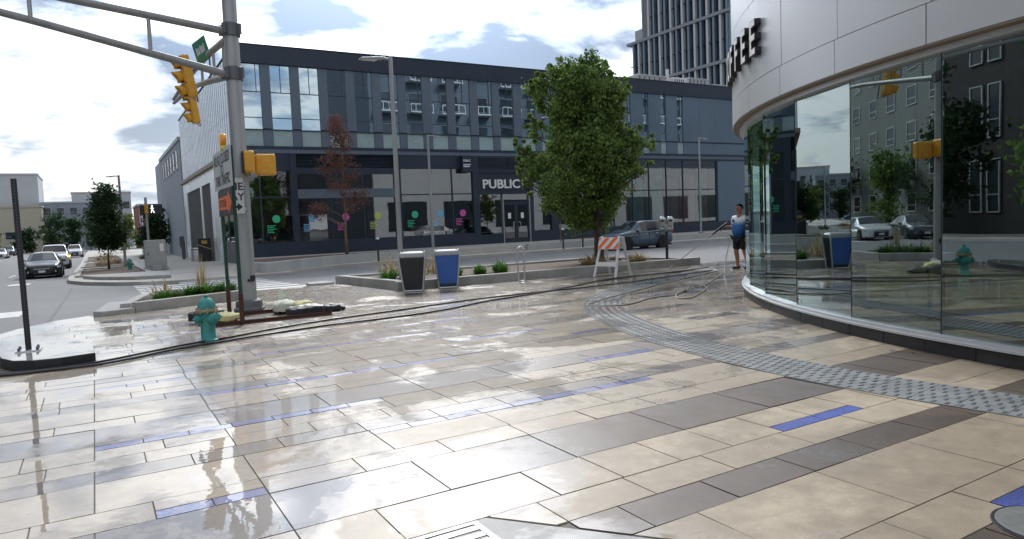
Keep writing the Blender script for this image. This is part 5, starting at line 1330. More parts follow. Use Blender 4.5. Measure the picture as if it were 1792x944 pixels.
def tuft(nm, label, loc, h, w_, mt, seed, n=120, cat='plant', group=None, lean=.5):
    rnd = random.Random(seed); mb = MB()
    for _ in range(n):
        a = rnd.uniform(0, 6.28); q = w_ * .5 * math.sqrt(rnd.random()) * .6; b = Vector((q * math.cos(a), q * math.sin(a), 0))
        hh = h * rnd.uniform(.45, 1.1) * (1 - .55 * (q / (w_ * .3)) ** 2); l_ = w_ * lean * rnd.uniform(.2, 1.3); a2 = a + rnd.gauss(0, .5); d = Vector((math.cos(a2), math.sin(a2), 0)); s_ = Vector((-d.y, d.x, 0)) * (.006 + .006 * rnd.random()) * (1 + w_ * .6)
        p0 = b; p1 = b + d * l_ * .35 + Vector((0, 0, hh * .65)); p2 = b + d * l_ + Vector((0, 0, hh * rnd.uniform(.75, 1)))
        o = len(mb.v); mb.v += [tuple(p0 - s_), tuple(p0 + s_), tuple(p1 + s_ * .8), tuple(p1 - s_ * .8), tuple(p2)]; mb.f += [(o, o + 1, o + 2, o + 3), (o + 3, o + 2, o + 4)]
    return tag(mb.build(nm, mt, None, loc=loc), label, cat, group)
k = 0
for (x, y, h, w_) in ((1.25, 17.2, .30, .7), (1.75, 17.5, .36, .75), (2.15, 17.6, .40, .8), (2.6, 17.75, .40, .7)):
    tuft('grass_clump', ['low green clump at the left end of the hydrant planter', 'green clump second from the left in the hydrant planter', 'taller green clump in the middle of the hydrant planter', 'green clump at the right end of the hydrant planter'][k], (x, y, .13), h, w_, m_grass, 100 + k, 260, group='green clumps in the hydrant planter'); k += 1
tuft('tall_grass', 'tall pale seed grass beside the green sign post', (2.15, 18.3, .13), 1.15, .5, m_straw, 110, 34, lean=.35)
tuft('weed', 'thin dry weed stalks in the hydrant planter', (1.3, 18.2, .13), .65, .8, m_straw, 111, 26, lean=.6)
for i, (x, y, h, w_, mt, lab) in enumerate(((6.65, 17.5, .42, .8, m_grass, 'green clump left of the lamp base'), (7.1, 17.0, .38, .7, m_grass, 'green clump right behind the lamp base'), (7.0, 18.4, .85, .9, m_straw, 'dry grass behind the lamp post'), (7.7, 18.6, .95, 1.0, m_straw, 'dry grass behind the black bin'), (8.5, 18.8, .8, .9, m_straw, 'dry grass behind the gap between the bins'), (8.25, 16.9, .42, .7, m_grass, 'green clump between the two bins'), (9.15, 17.1, .34, .55, m_grass, 'small green clump just right of the blue bin'), (9.75, 17.0, .45, .65, m_grass, 'bright green clump midway to the bike loop'), (13.1, 17.2, .42, .95, m_straw, 'tan grass mound left of the barricade'), (14.6, 16.8, .40, .9, m_straw, 'tan grass mound right of the barricade'), (13.75, 16.9, .3, .6, m_straw, 'small tan grass tuft at the maple trunk'))):
    tuft('bed_plant', lab + ' in the long bed', (x, y, .14), h, w_, mt, 130 + i, 170 if 'dry' not in lab else 70, lean=.75 if 'mound' in lab else .5)
for i, (x, y, w_) in enumerate(((.4, 60, 1.6), (1.3, 66, 1.6), (.5, 82, 2), (1.2, 90, 2), (4.2, 78, 1.6))):
    tuft('verge_plant', ['dry grass clump behind the young street tree', 'dry grass clump beside the second soil bed', 'dry grass clump in the third soil bed', 'dry grass clump at the far end of the third bed', 'green clump near the grey block'][i] + ' on the main street', (x, y, zr(y) + .16), .7, w_, m_straw if i != 4 else m_grass, 160 + i, 160, group='grass clumps along the main street')

# ------------------------------------------------------------------ cars
m_tyre = M('tyre', (.012, .012, .013), .8)
m_rim = M('rim_alloy', (.35, .36, .37), .35, .7)
m_rimb = M('rim_black', (.02, .02, .022), .4, .3)
m_cglass = M('car_glass', (.012, .016, .02), .06, 0, var=.2, scale=.6, spec=.55)
m_chrome = M('chrome', (.7, .71, .72), .15, .9)
m_hlamp = M('headlamp', (.62, .65, .68), .12, .1, coat=1, coatr=.03)
m_amber = M('turn_amber', (.9, .42, .05), .2, emit=(1, .5, .05), estr=3)
def paint(nm, c, metal=.35): return M(nm, c, .32, metal, var=.04, scale=2, coat=1, coatr=.04)
KINDS = {
 # stations: x, half width low, half width belt, z bottom, z belt, roof z, roof half width   (front at x = 0)
 'suv': dict(L=4.5, W=.92, st=[(0, .60, .55, .34, .66, .70, .45), (.10, .78, .72, .24, .80, .86, .6), (.45, .90, .86, .22, .92, .985, .72), (1.05, .92, .90, .22, 1.00, 1.07, .76), (1.25, .92, .90, .22, 1.02, 1.12, .76), (1.95, .92, .90, .22, 1.03, 1.62, .60), (2.4, .92, .90, .22, 1.04, 1.68, .62), (3.2, .92, .90, .22, 1.06, 1.67, .62), (3.95, .92, .89, .23, 1.08, 1.60, .60), (4.33, .90, .86, .28, 1.10, 1.24, .64), (4.44, .84, .80, .36, 1.02, 1.06, .66), (4.5, .74, .70, .42, .80, .84, .6)], wr=.36, ax=(.86, 3.56), cab=(4, 9), ws=(4, 5), rw=(8, 9)),
 'sedan': dict(L=4.75, W=.90, st=[(0, .58, .52, .30, .55, .58, .42), (.10, .76, .70, .20, .68, .73, .58), (.5, .88, .84, .18, .78, .84, .7), (1.15, .90, .88, .18, .88, .94, .74), (1.35, .90, .88, .18, .90, .98, .74), (2.15, .90, .88, .18, .92, 1.39, .56), (2.6, .90, .88, .18, .93, 1.44, .58), (3.2, .90, .88, .18, .94, 1.42, .57), (3.95, .90, .87, .19, .96, 1.12, .64), (4.2, .89, .86, .22, .97, 1.06, .68), (4.62, .85, .80, .3, .94, 1.0, .66), (4.75, .76, .70, .36, .75, .8, .6)], wr=.33, ax=(.92, 3.72), cab=(4, 8), ws=(4, 5), rw=(7, 8)),
 'truck': dict(L=5.6, W=1.0, st=[(0, .80, .78, .42, .92, .98, .7), (.10, .92, .90, .34, 1.05, 1.10, .82), (.5, .98, .96, .32, 1.14, 1.20, .86), (1.3, 1.0, .98, .32, 1.20, 1.27, .88), (1.5, 1.0, .98, .32, 1.22, 1.34, .86), (2.15, 1.0, .98, .32, 1.24, 1.88, .72), (2.6, 1.0, .98, .32, 1.25, 1.94, .74), (3.5, 1.0, .98, .32, 1.26, 1.93, .74), (3.75, 1.0, .98, .32, 1.26, 1.80, .74), (3.85, 1.0, .98, .32, 1.22, 1.26, .90), (5.5, 1.0, .98, .40, 1.22, 1.26, .90), (5.6, .95, .92, .45, 1.1, 1.14, .86)], wr=.40, ax=(1.0, 4.55), cab=(4, 8), ws=(4, 5), rw=(8, 9)),
}
def car(nm, label, kind, pm_, loc, heading, detail=True, cat='car', blink=False, darkrim=False, group=None):
    K = KINDS[kind]; t = thing(nm, label, cat, loc, heading, group)
    L_ = K['L']; sec = []
    for (x, wl_, wb, zb, zt, zr_, wr_) in K['st']:
        zm = zb + (zt - zb) * .45
        half = [(0, zb), (wl_ * .86, zb), (wl_ * .98, zb + .08), (wl_ * 1.0, zm), (wb * .985, zt - .04), (wb * .95, zt), (wr_ + (wb * .95 - wr_) * .12, zr_ - (zr_ - zt) * .10), (wr_ * .86, zr_ - .005), (0, zr_ + .015)]
        sec.append([(L_ / 2 - x, y, z) for y, z in half] + [(L_ / 2 - x, -y, z) for y, z in half[-2:0:-1]])
    n_ = len(sec[0]); v = [p for s in sec for p in s]; f = []; tags = []
    ca, cb = K['cab']; panes = []
    for i in range(len(sec) - 1):
        for k in range(n_):
            k2 = (k + 1) % n_; q = (i * n_ + k, (i + 1) * n_ + k, (i + 1) * n_ + k2, i * n_ + k2); f.append(q)
            side = k in (5, n_ - 6)
            if ca + 0 <= i < cb and side: panes.append(('side', q, i))
            if i == K['ws'][0] and k in (6, 7, 8, 9): panes.append(('ws', q, i))
            if i == K['rw'][0] and k in (6, 7, 8, 9): panes.append(('rw', q, i))
    f.append(tuple(range(n_))); f.append(tuple(reversed(range((len(sec) - 1) * n_, len(sec) * n_))))
    body = MB().add(v, f).build('body', pm_, t, smooth='all')
    sb = body.modifiers.new('sub', 'SUBSURF'); sb.levels = 1; sb.render_levels = 2
    bm = bmesh.new(); bm.from_mesh(body.data); bmesh.ops.recalc_face_normals(bm, faces=bm.faces); 
    cl_ = bm.edges.layers.float.get('crease_edge') or bm.edges.layers.float.new('crease_edge')
    for e_ in bm.edges: e_[cl_] = .35
    bm.to_mesh(body.data); bm.free()
    def pane(qs, nm_, ins, off):
        mb = MB()
        P_ = [[Vector(v[i]) for i in q] for q in qs]
        allc = sum((p for q in P_ for p in q), Vector()) / (4 * len(P_))
        for q in P_:
            nn = (q[1] - q[0]).cross(q[3] - q[0]).normalized()
            if nn.dot(allc - Vector((0, 0, .7))) < 0: nn = -nn
            mb.add([allc + (p - allc) * ins + nn * off for p in q], [(0, 1, 2, 3)])
        return mb.build(nm_, m_cglass, t, weld=True, smooth='all')
    for s in (0, 1):
        sd = [q for k_, q, i in panes if k_ == 'side' and (v[q[0]][1] > 0) == (s == 0)]
        sd = sd[1:] if len(sd) > 3 else sd
        mid = len(sd) // 2
        for grp in (sd[:mid], sd[mid:]):
            if grp: pane(grp, 'side_window', .955, .014)
    pane([q for k_, q, i in panes if k_ == 'ws'], 'windshield', .93, .02)
    pane([q for k_, q, i in panes if k_ == 'rw'], 'rear_window', .9, .02)
    W = K['W']; r = K['wr']
    for ax_ in K['ax']:
        for s in (-1, 1):
            x = L_ / 2 - ax_
            a_ = MB(); a_.lathe([(r * 1.17, s * (W - .30)), (r * 1.17, s * (W + .002))], 24, (x, 0, r + .01), axis='y'); a_.build('wheel_arch', m_tyre, t)
            wh = MB(); wh.lathe([(r * .68, s * (W - .2)), (r * .96, s * (W - .2)), (r, s * (W - .16)), (r, s * (W + .0)), (r * .95, s * (W + .022)), (r * .70, s * (W + .022))], 24, (x, 0, r), axis='y'); wh = wh.build('wheel', m_tyre, t, smooth=True)
            mb = MB(); mb.lathe([(r * .69, s * (W + .008)), (r * .69, s * (W + .018))], 20, (x, 0, r), axis='y'); mb.build('rim_disc', m_rimb, wh)
            mb = MB()
            for q in range(5):
                a = q * 2 * math.pi / 5 + .3; d = Vector((math.cos(a), 0, math.sin(a)))
                rot = Matrix(((d.x, 0, -d.z), (0, 1, 0), (d.z, 0, d.x))); mb.obox(Vector((x, s * (W + .022), r)) + d * r * .36, r * .62, .012, r * .15, rot)
            mb.build('spokes', m_rimb if darkrim else m_rim, wh)
    fz = K['st'][1]; ft = L_ / 2
    zl = fz[4] - .10
    for s in (-1, 1):
        mb = MB(); mb.add([(ft - .10, s * fz[2] * .50, zl - .02), (ft - .10, s * fz[2] * .50, zl + .10), (ft - .20, s * fz[1] * 1.0, zl + .14), (ft - .17, s * fz[1] * 1.02, zl - .0), (ft - .02, s * fz[2] * .48, zl - .02), (ft - .045, s * fz[2] * .48, zl + .09), (ft - .42, s * (fz[1] * 1.16), zl + .14), (ft - .36, s * fz[1] * 1.155, zl + .03)], [(0, 1, 2, 3), (4, 5, 6, 7), (0, 1, 5, 4), (1, 2, 6, 5), (2, 3, 7, 6), (3, 0, 4, 7)])
        mb.build('headlight', m_amber if (blink and s == 1) else m_hlamp, t, weld=True)
        mb = MB(); mb.lathe([(.02, 0), (.06, .01), (.06, .03)], 12, (ft - .06, s * W * .68, fz[3] + .2), axis='x'); mb.build('fog_light', m_hlamp, t)
        mb = MB(); mb.obox((L_ / 2 - K['st'][4][0] - .28, s * (W + .10), K['st'][4][4] + .04), .10, .20, .13); mb.build('mirror', m_black if darkrim else pm_, t, bevel=.03)
        rz_ = K['st'][-3]
        mb = MB(); mb.box(-L_ / 2 + .02, s * rz_[2] * .98 - .14, rz_[4] - .22, -L_ / 2 + .22, s * rz_[2] * .98 + .02 * s, rz_[4] - .04); mb.build('tail_light', m_red, t, bevel=.02)
        if detail:
            xs_ = L_ / 2 - K['st'][6][0]
            for xx in (xs_ + .62, xs_ - .12, xs_ - .95):
                mb = MB(); mb.box(xx, s * (W + .001), K['st'][6][3] + .18, xx + .012, s * (W - .02), K['st'][6][4] - .08); mb.build('door_seam', m_black, t)
            for xx in (xs_ + .02, xs_ - .82):
                mb = MB(); mb.box(xx, s * W * .985, K['st'][6][4] - .14, xx + .2, s * (W * .985 + .025), K['st'][6][4] - .11); mb.build('door_handle', m_chrome, t)
    hz_ = zl - .02
    mb = MB(); mb.box(ft - .10, -W * .46, fz[3] + .06, ft + .012, W * .46, hz_ + .06); mb.build('grille', m_black, t, bevel=.02)
    mb = MB(); mb.box(ft + .005, -W * .42, hz_ - .02, ft + .02, W * .42, hz_ + .005); mb.build('grille_bar', m_chrome, t)
    mb = MB(); mb.box(ft + .012, -.16, fz[3] + .15, ft + .024, .16, fz[3] + .27); mb.build('number_plate', m_signw, t)
    mb = MB(); mb.box(-L_ / 2 + .15, -W * .9, .16, L_ / 2 - .15, W * .9, .26); mb.build('underbody', m_black, t)
    return t
p_grey = paint('paint_bluegrey', (.045, .08, .12), .35); p_blk = M('paint_black', (.006, .007, .010), .35, .0, spec=.35, coat=.35, coatr=.05); p_wht = paint('paint_white', (.62, .63, .64), 0.0); p_sil = paint('paint_silver', (.40, .42, .44), .5); p_red = paint('paint_red', (.28, .03, .02)); p_dk = paint('paint_darkblue', (.02, .03, .05))
car('parked_suv', 'blue grey compact suv parked along the terrace across the side street', 'suv', p_grey, (27.75, 32.0, zr(32.0) - .01), math.pi, True, 'car', False, True)
car('black_sedan', 'black sedan waiting at the crosswalk behind the black post', 'sedan', p_blk, (-2.62, 48.9, zr(48.9) - .01), -math.pi / 2)
car('silver_sedan', 'silver car right behind the black sedan', 'sedan', p_sil, (-3.0, 56.2, zr(56.2) - .01), -math.pi / 2, False)
car('pickup_truck', 'white pickup truck with amber turn signal behind the sedans', 'truck', p_wht, (-2.8, 67.5, zr(67.5) - .01), -math.pi / 2, False, 'truck', True)
car('white_suv', 'white suv farther back in the kerb lane', 'suv', p_wht, (-2.35, 110, -.86), -math.pi / 2, False)
car('white_sedan', 'white car driving away on the far lane at the left edge', 'sedan', p_wht, (-11.9, 126, -.86), -math.pi / 2, False)
car('grey_suv', 'grey suv next to the white car at the left edge', 'suv', p_grey, (-12.6, 146, -.86), -math.pi / 2, False)
car('silver_suv', 'silver suv behind the other cars on the far lane', 'suv', p_sil, (-13.1, 166, -.86), -math.pi / 2, False)
car('blue_sedan', 'small blue car parked at the end of the street', 'sedan', paint('paint_blue', (.03, .09, .22)), (-5.6, 146, -.86), 0.0, False)
car('white_sedan', 'white sedan on the main street mirrored in the shop glass', 'sedan', p_wht, (-5.6, 42, zr(42) - .01), -math.pi / 2, True)
car('dark_sedan', 'dark sedan on the main street mirrored in the shop glass', 'sedan', p_dk, (-8.0, 41, zr(41) - .01), -math.pi / 2 + .1, True)
car('red_suv', 'red suv on the main street mirrored in the shop glass', 'suv', p_red, (-10.4, 40, zr(40) - .01), math.pi / 2, False)
# white van mirrored in the storefront
car('white_van', 'white suv parked on the near side of the side street mirrored in the storefront', 'suv', p_wht, (30, 21.6, zr(21.6) - .01), 0, False)

# ------------------------------------------------------------------ street corner furniture across the road
cb_ = thing('signal_cabinet', 'grey traffic signal cabinet on the kerb island', 'cabinet', (2.95, 45.0, zr(45) + .14), R_(0))
m_cab = M('cabinet_grey', (.36, .36, .35), .5, .2, var=.08)
mb = MB(); mb.box(-.55, -.4, .14, .55, .4, 1.70); mb.build('body', m_cab, cb_, bevel=.02)
mb = MB(); mb.box(-.62, -.47, 0, .62, .47, .14); mb.build('plinth', m_conc, cb_)
mb = MB(); mb.box(-.5, -.415, .2, .5, -.402, 1.62); mb.build('door', m_cab, cb_, bevel=.006)
mb = MB(); mb.box(.22, -.42, 1.05, .42, -.416, 1.5); mb.build('notice', m_white, cb_)
mb = MB(); mb.box(-.42, -.44, .85, -.36, -.415, 1.0); mb.build('handle', m_dsteel, cb_)
mb = MB(); mb.box(-.25, -.95, 0, .25, -.6, .28); mb.build('junction_box', m_conc, cb_, bevel=.03)
wp = thing('walk_signal', 'walk signal with white walking figure on a slim pole', 'signal', (2.75, 46.6, zr(46.6) + .13), 0)
mb = MB(); mb.tube([(0, 0, 0), (0, 0, 4.25)], .075, 12); mb.build('pole', m_steel, wp, smooth=True)
h = MB(); h.box(.12, -.2, 3.25, .86, .0, 3.85); h = h.build('housing', m_black, wp, bevel=.04)
m_walk = M('walk_light', (.9, .9, .9), .4, emit=(1, 1, 1), estr=1.2)
fg = MB(); y = -.206
fg.lathe([(.045, 0), (.045, .006)], 12, (.30, y, 3.745), axis='y')
for a, b, r in (((.30, y, 3.70), (.30, y, 3.50), .038), ((.30, y, 3.52), (.24, y, 3.34), .026), ((.30, y, 3.52), (.37, y, 3.42), .026), ((.37, y, 3.42), (.40, y, 3.33), .024), ((.30, y, 3.67), (.22, y, 3.58), .02), ((.30, y, 3.67), (.38, y, 3.57), .02)): fg.tube([a, b], r, 6)
fg.v = [(a_, y - .003 + (b_ - y) * .1, c_) for a_, b_, c_ in fg.v]
fg.build('walking_figure', m_walk, h)
mb = MB(); mb.box(-.10, -.1, 3.3, .10, .1, 3.8); mb.build('bracket', m_yel, wp)
h2 = MB(); h2.box(-.34, -.35, 3.2, -.12, .35, 3.8); h2.build('side_housing', m_black, wp, bevel=.03)
# furniture along the white side wall
for i, (y, lab) in enumerate(((58.4, 'nearer grey bin beside the side entrance'), (60.4, 'farther grey bin beside the side entrance'))):
    t = thing('wall_bin', lab, 'bin', (6.75, y, zr(y) + .11)); mb = MB(); mb.lathe([(.26, 0), (.28, .05), (.28, .95), (.2, 1.05)], 16); mb.build('body', m_sill if i == 0 else m_steel, t, smooth=True); mb = MB(); mb.lathe([(.295, .9), (.295, .97)], 16); mb.build('band', m_dsteel, t)
ab = thing('sandwich_board', 'black notice board leaning by the side entrance', 'notice board', (7.15, 57.2, zr(57) + .11), R_(0))
mb = MB(); mb.box(-.5, -.05, 0, .4, .0, 1.75); mb.build('board', m_black, ab); mb = MB(); mb.box(-.25, -.06, 1.35, .15, -.051, 1.6); mb.build('lettering', M('gold', (.5, .32, .06), .5), ab)
mb = MB(); mb.obox((-.05, -.08, 1.1), 1.05, .03, .06, Matrix.Rotation(R_(22), 3, 'Y')); mb.build('strap', M('tan_strap', (.5, .36, .16), .6), ab)
pp = thing('post_box', 'slim dark post by the far end of the side wall', 'post', (6.9, 70, zr(70) + .1)); mb = MB(); mb.box(-.15, -.15, 0, .15, .15, 1.6); mb.build('body', m_dsteel, pp, bevel=.03); mb = MB(); mb.box(-.3, -.3, 1.1, .1, .3, 2.1); mb.build('head', m_dsteel, pp, bevel=.04)
for i, (x, y, h_) in enumerate(((5.2, 100, 6.5), (6.3, 118, 6.0))):
    t = thing('utility_pole', ['nearer slim pale pole in front of the brick block', 'farther slim pale pole in front of the brick block'][i], 'pole', (x, y, -.85)); mb = MB(); mb.tube([(0, 0, 0), (0, 0, h_)], .1, 8); mb.build('pole', m_sill, t); mb = MB(); mb.box(-.2, -.05, h_ - .5, .2, .05, h_ - .4); mb.build('crossbar', m_dsteel, t)

# ------------------------------------------------------------------ person washing the plaza
def skin_mesh(nm, vs, es, mat, parent, root, sub=2):
    bm = bmesh.new(); ly = bm.verts.layers.skin.verify(); d = {}
    for k, (co, r) in vs.items():
        v = bm.verts.new(co); v[ly].radius = (r if isinstance(r, tuple) else (r, r)); d[k] = v
        if k == root: v[ly].use_root = True
    for a, b in es: bm.edges.new((d[a], d[b]))
    me = bpy.data.meshes.new(nm + '_cage'); bm.to_mesh(me); bm.free()
    o = bpy.data.objects.new(nm + '_cage', me); col.objects.link(o)
    o.modifiers.new('skin', 'SKIN').use_smooth_shade = True
    s = o.modifiers.new('sub', 'SUBSURF'); s.levels = sub; s.render_levels = sub
    dg = bpy.context.evaluated_depsgraph_get(); dg.update()
    m2 = bpy.data.meshes.new_from_object(o.evaluated_get(dg)); bpy.data.objects.remove(o)
    m2.name = nm; r_ = bpy.data.objects.new(nm, m2); col.objects.link(r_); m2.materials.clear(); m2.materials.append(mat)
    for p in m2.polygons: p.use_smooth = True
    r_.parent = parent; return r_
m_skin = M('skin', (.36, .19, .125), .5, var=.08, scale=20)
m_hair = M('hair_black', (.008, .007, .007), .9, var=.3, scale=60, spec=.1)
m_short = M('shorts_black', (.012, .012, .014), .8, var=.3, scale=12, bump=.3, bscale=30)
m_shoe = M('shoe_black', (.015, .015, .016), .6, var=.2)
m_shirt = bpy.data.materials.new('shirt_white_to_blue'); m_shirt.use_nodes = True
t = m_shirt.node_tree; b = t.nodes['Principled BSDF']; b.inputs['Roughness'].default_value = .75
tco = N(t, 'ShaderNodeTexCoord'); sx_ = N(t, 'ShaderNodeSeparateXYZ'); t.links.new(tco.outputs['Object'], sx_.inputs[0])
rp_ = N(t, 'ShaderNodeValToRGB'); mr_ = N(t, 'ShaderNodeMapRange'); mr_.inputs['From Min'].default_value = .8; mr_.inputs['From Max'].default_value = 1.5
t.links.new(sx_.outputs['Z'], mr_.inputs['Value']); t.links.new(mr_.outputs[0], rp_.inputs[0]); t.links.new(rp_.outputs[0], b.inputs['Base Color'])
rp_.color_ramp.elements[0].position = .15; rp_.color_ramp.elements[0].color = (.012, .07, .30, 1); rp_.color_ramp.elements[1].position = .76; rp_.color_ramp.elements[1].color = (.70, .73, .78, 1)
e_ = rp_.color_ramp.elements.new(.60); e_.color = (.05, .19, .46, 1)
pn = thing('person', 'person in white to blue shirt and black shorts holding a wand by the shop', 'person', (14.92, 12.98, 0), R_(174))
BV = {'pel': ((0, 0, .93), (.115, .13)), 'bel': ((.02, 0, 1.08), (.125, .14)), 'che': ((.01, 0, 1.30), (.11, .14)), 'nk': ((-.01, 0, 1.475), .065), 'hd0': ((.01, 0, 1.555), (.072, .068)), 'hd1': ((.02, 0, 1.63), (.10, .082)), 'hd2': ((.01, 0, 1.705), (.092, .08)), 'hd3': ((0, 0, 1.745), .05),
      'rs': ((0, -.18, 1.385), .056), 're': ((.03, -.25, 1.15), .05), 'rw': ((.24, -.30, 1.17), .034), 'rp': ((.315, -.315, 1.175), (.036, .022)),
      'ls': ((0, .18, 1.385), .056), 'le': ((-.06, .245, 1.14), .05), 'lw': ((.0, .25, .93), .034), 'lp': ((.03, .25, .85), (.022, .036)),
      'rh': ((0, -.095, .88), .085), 'rk': ((.04, -.12, .50), .066), 'rc': ((.0, -.125, .36), .064), 'ra': ((-.02, -.13, .09), .042), 'rt': ((.10, -.15, .045), .036),
      'lh': ((0, .095, .88), .085), 'lk': ((-.03, .12, .50), .066), 'lc': ((-.09, .125, .36), .064), 'la': ((-.13, .13, .09), .042), 'lt': ((-.01, .16, .045), .036)}
BE = [('pel', 'bel'), ('bel', 'che'), ('che', 'nk'), ('nk', 'hd0'), ('hd0', 'hd1'), ('hd1', 'hd2'), ('hd2', 'hd3'), ('che', 'rs'), ('rs', 're'), ('re', 'rw'), ('rw', 'rp'), ('che', 'ls'), ('ls', 'le'), ('le', 'lw'), ('lw', 'lp'), ('pel', 'rh'), ('rh', 'rk'), ('rk', 'rc'), ('rc', 'ra'), ('ra', 'rt'), ('pel', 'lh'), ('lh', 'lk'), ('lk', 'lc'), ('lc', 'la'), ('la', 'lt')]
for hnd, base, d_, c_, th in (('r', Vector((.335, -.318, 1.175)), Vector((.95, -.1, -.1)), Vector((-.1, .6, -.7)), Vector((.6, .7, .35))), ('l', Vector((.035, .252, .83)), Vector((.2, .02, -1)), Vector((.5, -.5, -.3)), Vector((.9, -.1, -.3)))):
    side = d_.cross(c_).normalized()
    for i_, ln in enumerate((.030, .036, .034, .027)):
        off = side * (i_ - 1.5) * .019
        k0 = hnd + 'f%d' % i_
        BV[k0 + 'a'] = (tuple(base + off), .0105); BV[k0 + 'b'] = (tuple(base + off + d_ * ln), .0095); BV[k0 + 'c'] = (tuple(base + off + d_ * ln + (d_ * .3 + c_ * .8) * ln * .9), .0085); BV[k0 + 'd'] = (tuple(base + off + d_ * ln * .9 + (d_ * .1 + c_ * 1.5) * ln), .0075)
        BE += [(hnd + 'p', k0 + 'a'), (k0 + 'a', k0 + 'b'), (k0 + 'b', k0 + 'c'), (k0 + 'c', k0 + 'd')]
    wb = Vector(BV[hnd + 'w'][0])
    BV[hnd + 'ta'] = (tuple(wb + (base - wb) * .45 + th * .028), .012); BV[hnd + 'tb'] = (tuple(wb + (base - wb) * .7 + th * .055), .0105); BV[hnd + 'tc'] = (tuple(wb + (base - wb) * 1.0 + th * .065), .009)
    BE += [(hnd + 'w', hnd + 'ta'), (hnd + 'ta', hnd + 'tb'), (hnd + 'tb', hnd + 'tc')]
bod = skin_mesh('body', BV, BE, m_skin, pn, 'pel')
sv = {'a': ((.01, 0, .84), (.175, .20)), 'b': ((.025, 0, 1.06), (.19, .205)), 'c': ((.01, 0, 1.30), (.165, .20)), 'n': ((-.01, 0, 1.445), (.078, .085)), 'rs': ((0, -.20, 1.40), .088), 're': ((.025, -.24, 1.20), .07), 'ls': ((0, .20, 1.40), .088), 'le': ((-.05, .24, 1.20), .07)}
skin_mesh('shirt', sv, [('a', 'b'), ('b', 'c'), ('c', 'n'), ('c', 'rs'), ('rs', 're'), ('c', 'ls'), ('ls', 'le')], m_shirt, pn, 'c')
hv = {'a': ((0, 0, .93), (.165, .175)), 'r': ((0, -.10, .84), .125), 'rk': ((.03, -.12, .52), .105), 'l': ((0, .10, .84), .125), 'lk': ((-.02, .12, .52), .105)}
skin_mesh('shorts', hv, [('a', 'r'), ('r', 'rk'), ('a', 'l'), ('l', 'lk')], m_short, pn, 'a')
bm = bmesh.new(); bmesh.ops.create_uvsphere(bm, u_segments=24, v_segments=16, radius=1)
for v_ in list(bm.verts):
    x_, y_, z_ = v_.co
    if z_ < -.15 + .75 * max(0, x_) - .45 * max(0, -x_): bm.verts.remove(v_)
    else: v_.co = Vector((x_ * .107, y_ * .094, z_ * .112 + .006 * math.sin(40 * x_ + 17 * y_))) + Vector((.004, 0, 1.672))
hm = bpy.data.meshes.new('hair'); bm.to_mesh(hm); bm.free()
for p_ in hm.polygons: p_.use_smooth = True
ho = bpy.data.objects.new('hair', hm); col.objects.link(ho); hm.materials.append(m_hair); ho.parent = pn
for nm_, (ax_, ay_, tx_, ty_) in (('shoe', (-.03, -.13, .15, -.16)), ('shoe', (-.14, .13, .03, .17))):
    s_ = skin_mesh(nm_, {'h': ((ax_ - .04, ay_, .05), .05), 'm': ((ax_ + .05, (ay_ + ty_) / 2, .055), (.05, .055)), 't': ((tx_, ty_, .04), (.036, .045)), 'u': ((ax_, ay_, .13), .055)}, [('h', 'm'), ('m', 't'), ('h', 'u')], m_shoe, pn, 'm')
    mb = MB(); mb.obox(((ax_ + tx_) / 2, (ay_ + ty_) / 2, .012), .27, .09, .022, Matrix.Rotation(math.atan2(ty_ - ay_, tx_ - ax_), 3, 'Z')); mb.build('sole', m_white, s_, bevel=.01)
for s_ in (-1, 1):
    mb = MB(); mb.lathe([(.002, -.012), (.011, -.006), (.013, 0), (.011, .006), (.002, .012)], 10, (.112, s_ * .033, 1.655), axis='x'); mb.build('eye', m_ink, pn, smooth=True)
    mb = MB(); mb.obox((.118, s_ * .036, 1.676), .012, .036, .008); mb.build('eyebrow', m_hair, pn)
    mb = MB(); mb.lathe([(.004, -.01), (.028, -.008), (.03, .004), (.004, .01)], 10, (.005, s_ * .088, 1.635), axis='y', sx=.7); mb.build('ear', m_skin, pn, smooth=True)
mb = MB(); mb.tube([(.112, 0, 1.655), (.132, 0, 1.63), (.14, 0, 1.612), (.115, 0, 1.606)], [.01, .014, .017, .012], 8); mb.build('nose', m_skin, pn, smooth=True)
mb = MB(); mb.obox((.112, 0, 1.578), .02, .05, .012); mb.build('mouth', M('lips', (.22, .08, .07), .5), pn, bevel=.005)
mb = MB(); mb.lathe([(.045, 0), (.045, .004), (.03, .004), (.03, 0)], 20, (.178, -.06, 1.33), axis='x'); mb.build('shirt_emblem', M('emblem_blue', (.05, .08, .22), .6), pn)
# wand, in the person's right hand
rotp = Matrix.Rotation(R_(174), 4, 'Z'); PB = Vector((14.92, 12.98, 0))
hand = PB + rotp @ Vector((.37, -.32, 1.155))
wd = thing('spray_wand', 'pressure washer wand held down to the wet paving by the person', 'spray wand', hand)
tip = Vector((13.95, 14.6, .10)) - hand
dirw = tip.normalized()
mb = MB(); mb.tube([-dirw * .22, dirw * .12, dirw * .30], [.026, .03, .022], 10); mb.build('gun', m_black, wd, smooth=True)
mb = MB(); mb.tube([dirw * .28, dirw * .9, tip], .0095, 8); mb.build('lance', m_hosey, wd, smooth=True)
mb = MB(); mb.tube([tip - dirw * .04, tip + dirw * .10], [.02, .014], 8); mb.build('nozzle', m_steel2, wd, smooth=True)
mb = MB(); mb.tube([dirw * .02, Vector((0, 0, -.10)) + dirw * .0], [.016, .014], 8); mb.build('trigger', m_black, wd)

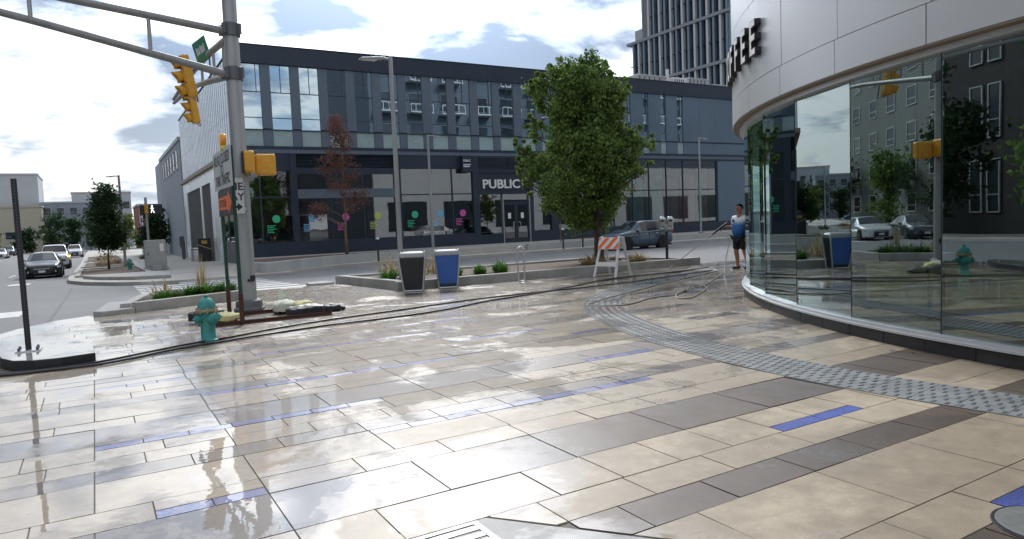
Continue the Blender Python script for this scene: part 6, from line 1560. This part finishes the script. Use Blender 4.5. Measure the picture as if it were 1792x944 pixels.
# ------------------------------------------------------------------ hoses on the ground
def hose(label, pts, r, mt, nm='water_hose', extra=None):
    P = [(p[0], p[1], (p[2] if len(p) > 2 else r + .002)) for p in pts]
    c = catmull(P, 7)
    o = MB().tube(c, r, 8).build(nm, mt, None, smooth='all')
    return tag(o, label, 'hose', 'hoses lying on the wet plaza')
hA = [(-1.9, 10.5), (-1.07, 9.98), (-.61, 9.92), (-.08, 9.91), (.3, 10.08), (.79, 10.40), (1.4, 10.62), (1.98, 10.82), (2.99, 11.09), (3.87, 11.15), (4.86, 11.28), (5.54, 11.5), (6.55, 12.0), (7.77, 12.35), (9.28, 12.96), (10.6, 13.6), (11.9, 13.9), (13.35, 13.9), (15, 14.2)]
hB = [(-1.9, 10.75), (-1.2, 10.12), (-.56, 10.01), (-.05, 10.12), (.45, 10.42), (.96, 10.74), (1.6, 11.0), (2.25, 11.36), (3.18, 11.72), (4.05, 11.92), (4.9, 12.1), (6.2, 12.42), (7.53, 12.55), (8.38, 12.56), (9.13, 12.54), (10.0, 12.62), (11.38, 12.81), (12.92, 13.12), (14.3, 13.4)]
hose('lower black hose running from the kerb block to the shop', hA, .0155, m_hose)
h2_ = hose('upper black hose with red coupling passing the hydrant', hB, .0155, m_hose)
mb = MB(); mb.tube([(1.30, 10.90, .018), (1.42, 10.945, .018), (1.56, 10.99, .018)], .022, 10); mb.build('coupling', m_red, h2_, smooth=True)
L1 = [(14.3, 13.2), (12.23, 12.33), (11.03, 11.84), (9.41, 11.03), (8.31, 10.5), (7.72, 10.15), (7.45, 9.95, .022), (7.47, 9.8), (7.83, 9.5), (8.2, 9.55), (8.83, 9.87), (9.25, 9.93), (9.6, 9.95), (10.22, 10.31), (10.9, 10.85), (11.15, 10.8), (10.8, 10.3), (10.0, 9.72), (9.4, 9.35), (9.2, 9.5), (9.7, 10.0, .03), (10.48, 10.40, .03), (11.37, 10.85), (12.44, 11.6), (13.3, 12.2), (13.7, 12.45, .05), (14.1, 12.75, .35), (14.45, 12.95, .75), (14.5, 13.05, .95)]
hose('looped grey hose crossing the tactile strip and rising to the person', L1, .013, m_hosey)
lf = thing('fallen_leaf', 'small dry leaf on the brown paver by the shop base', 'leaf', (7.28, 4.08, .004), .6)
mb = MB(); leaves(mb, [(0, 0, .008)], .05, random.Random(1)); mb.build('blade', m_leafy, lf)
print('tiles', len(tiles), 'objects', len(bpy.data.objects))
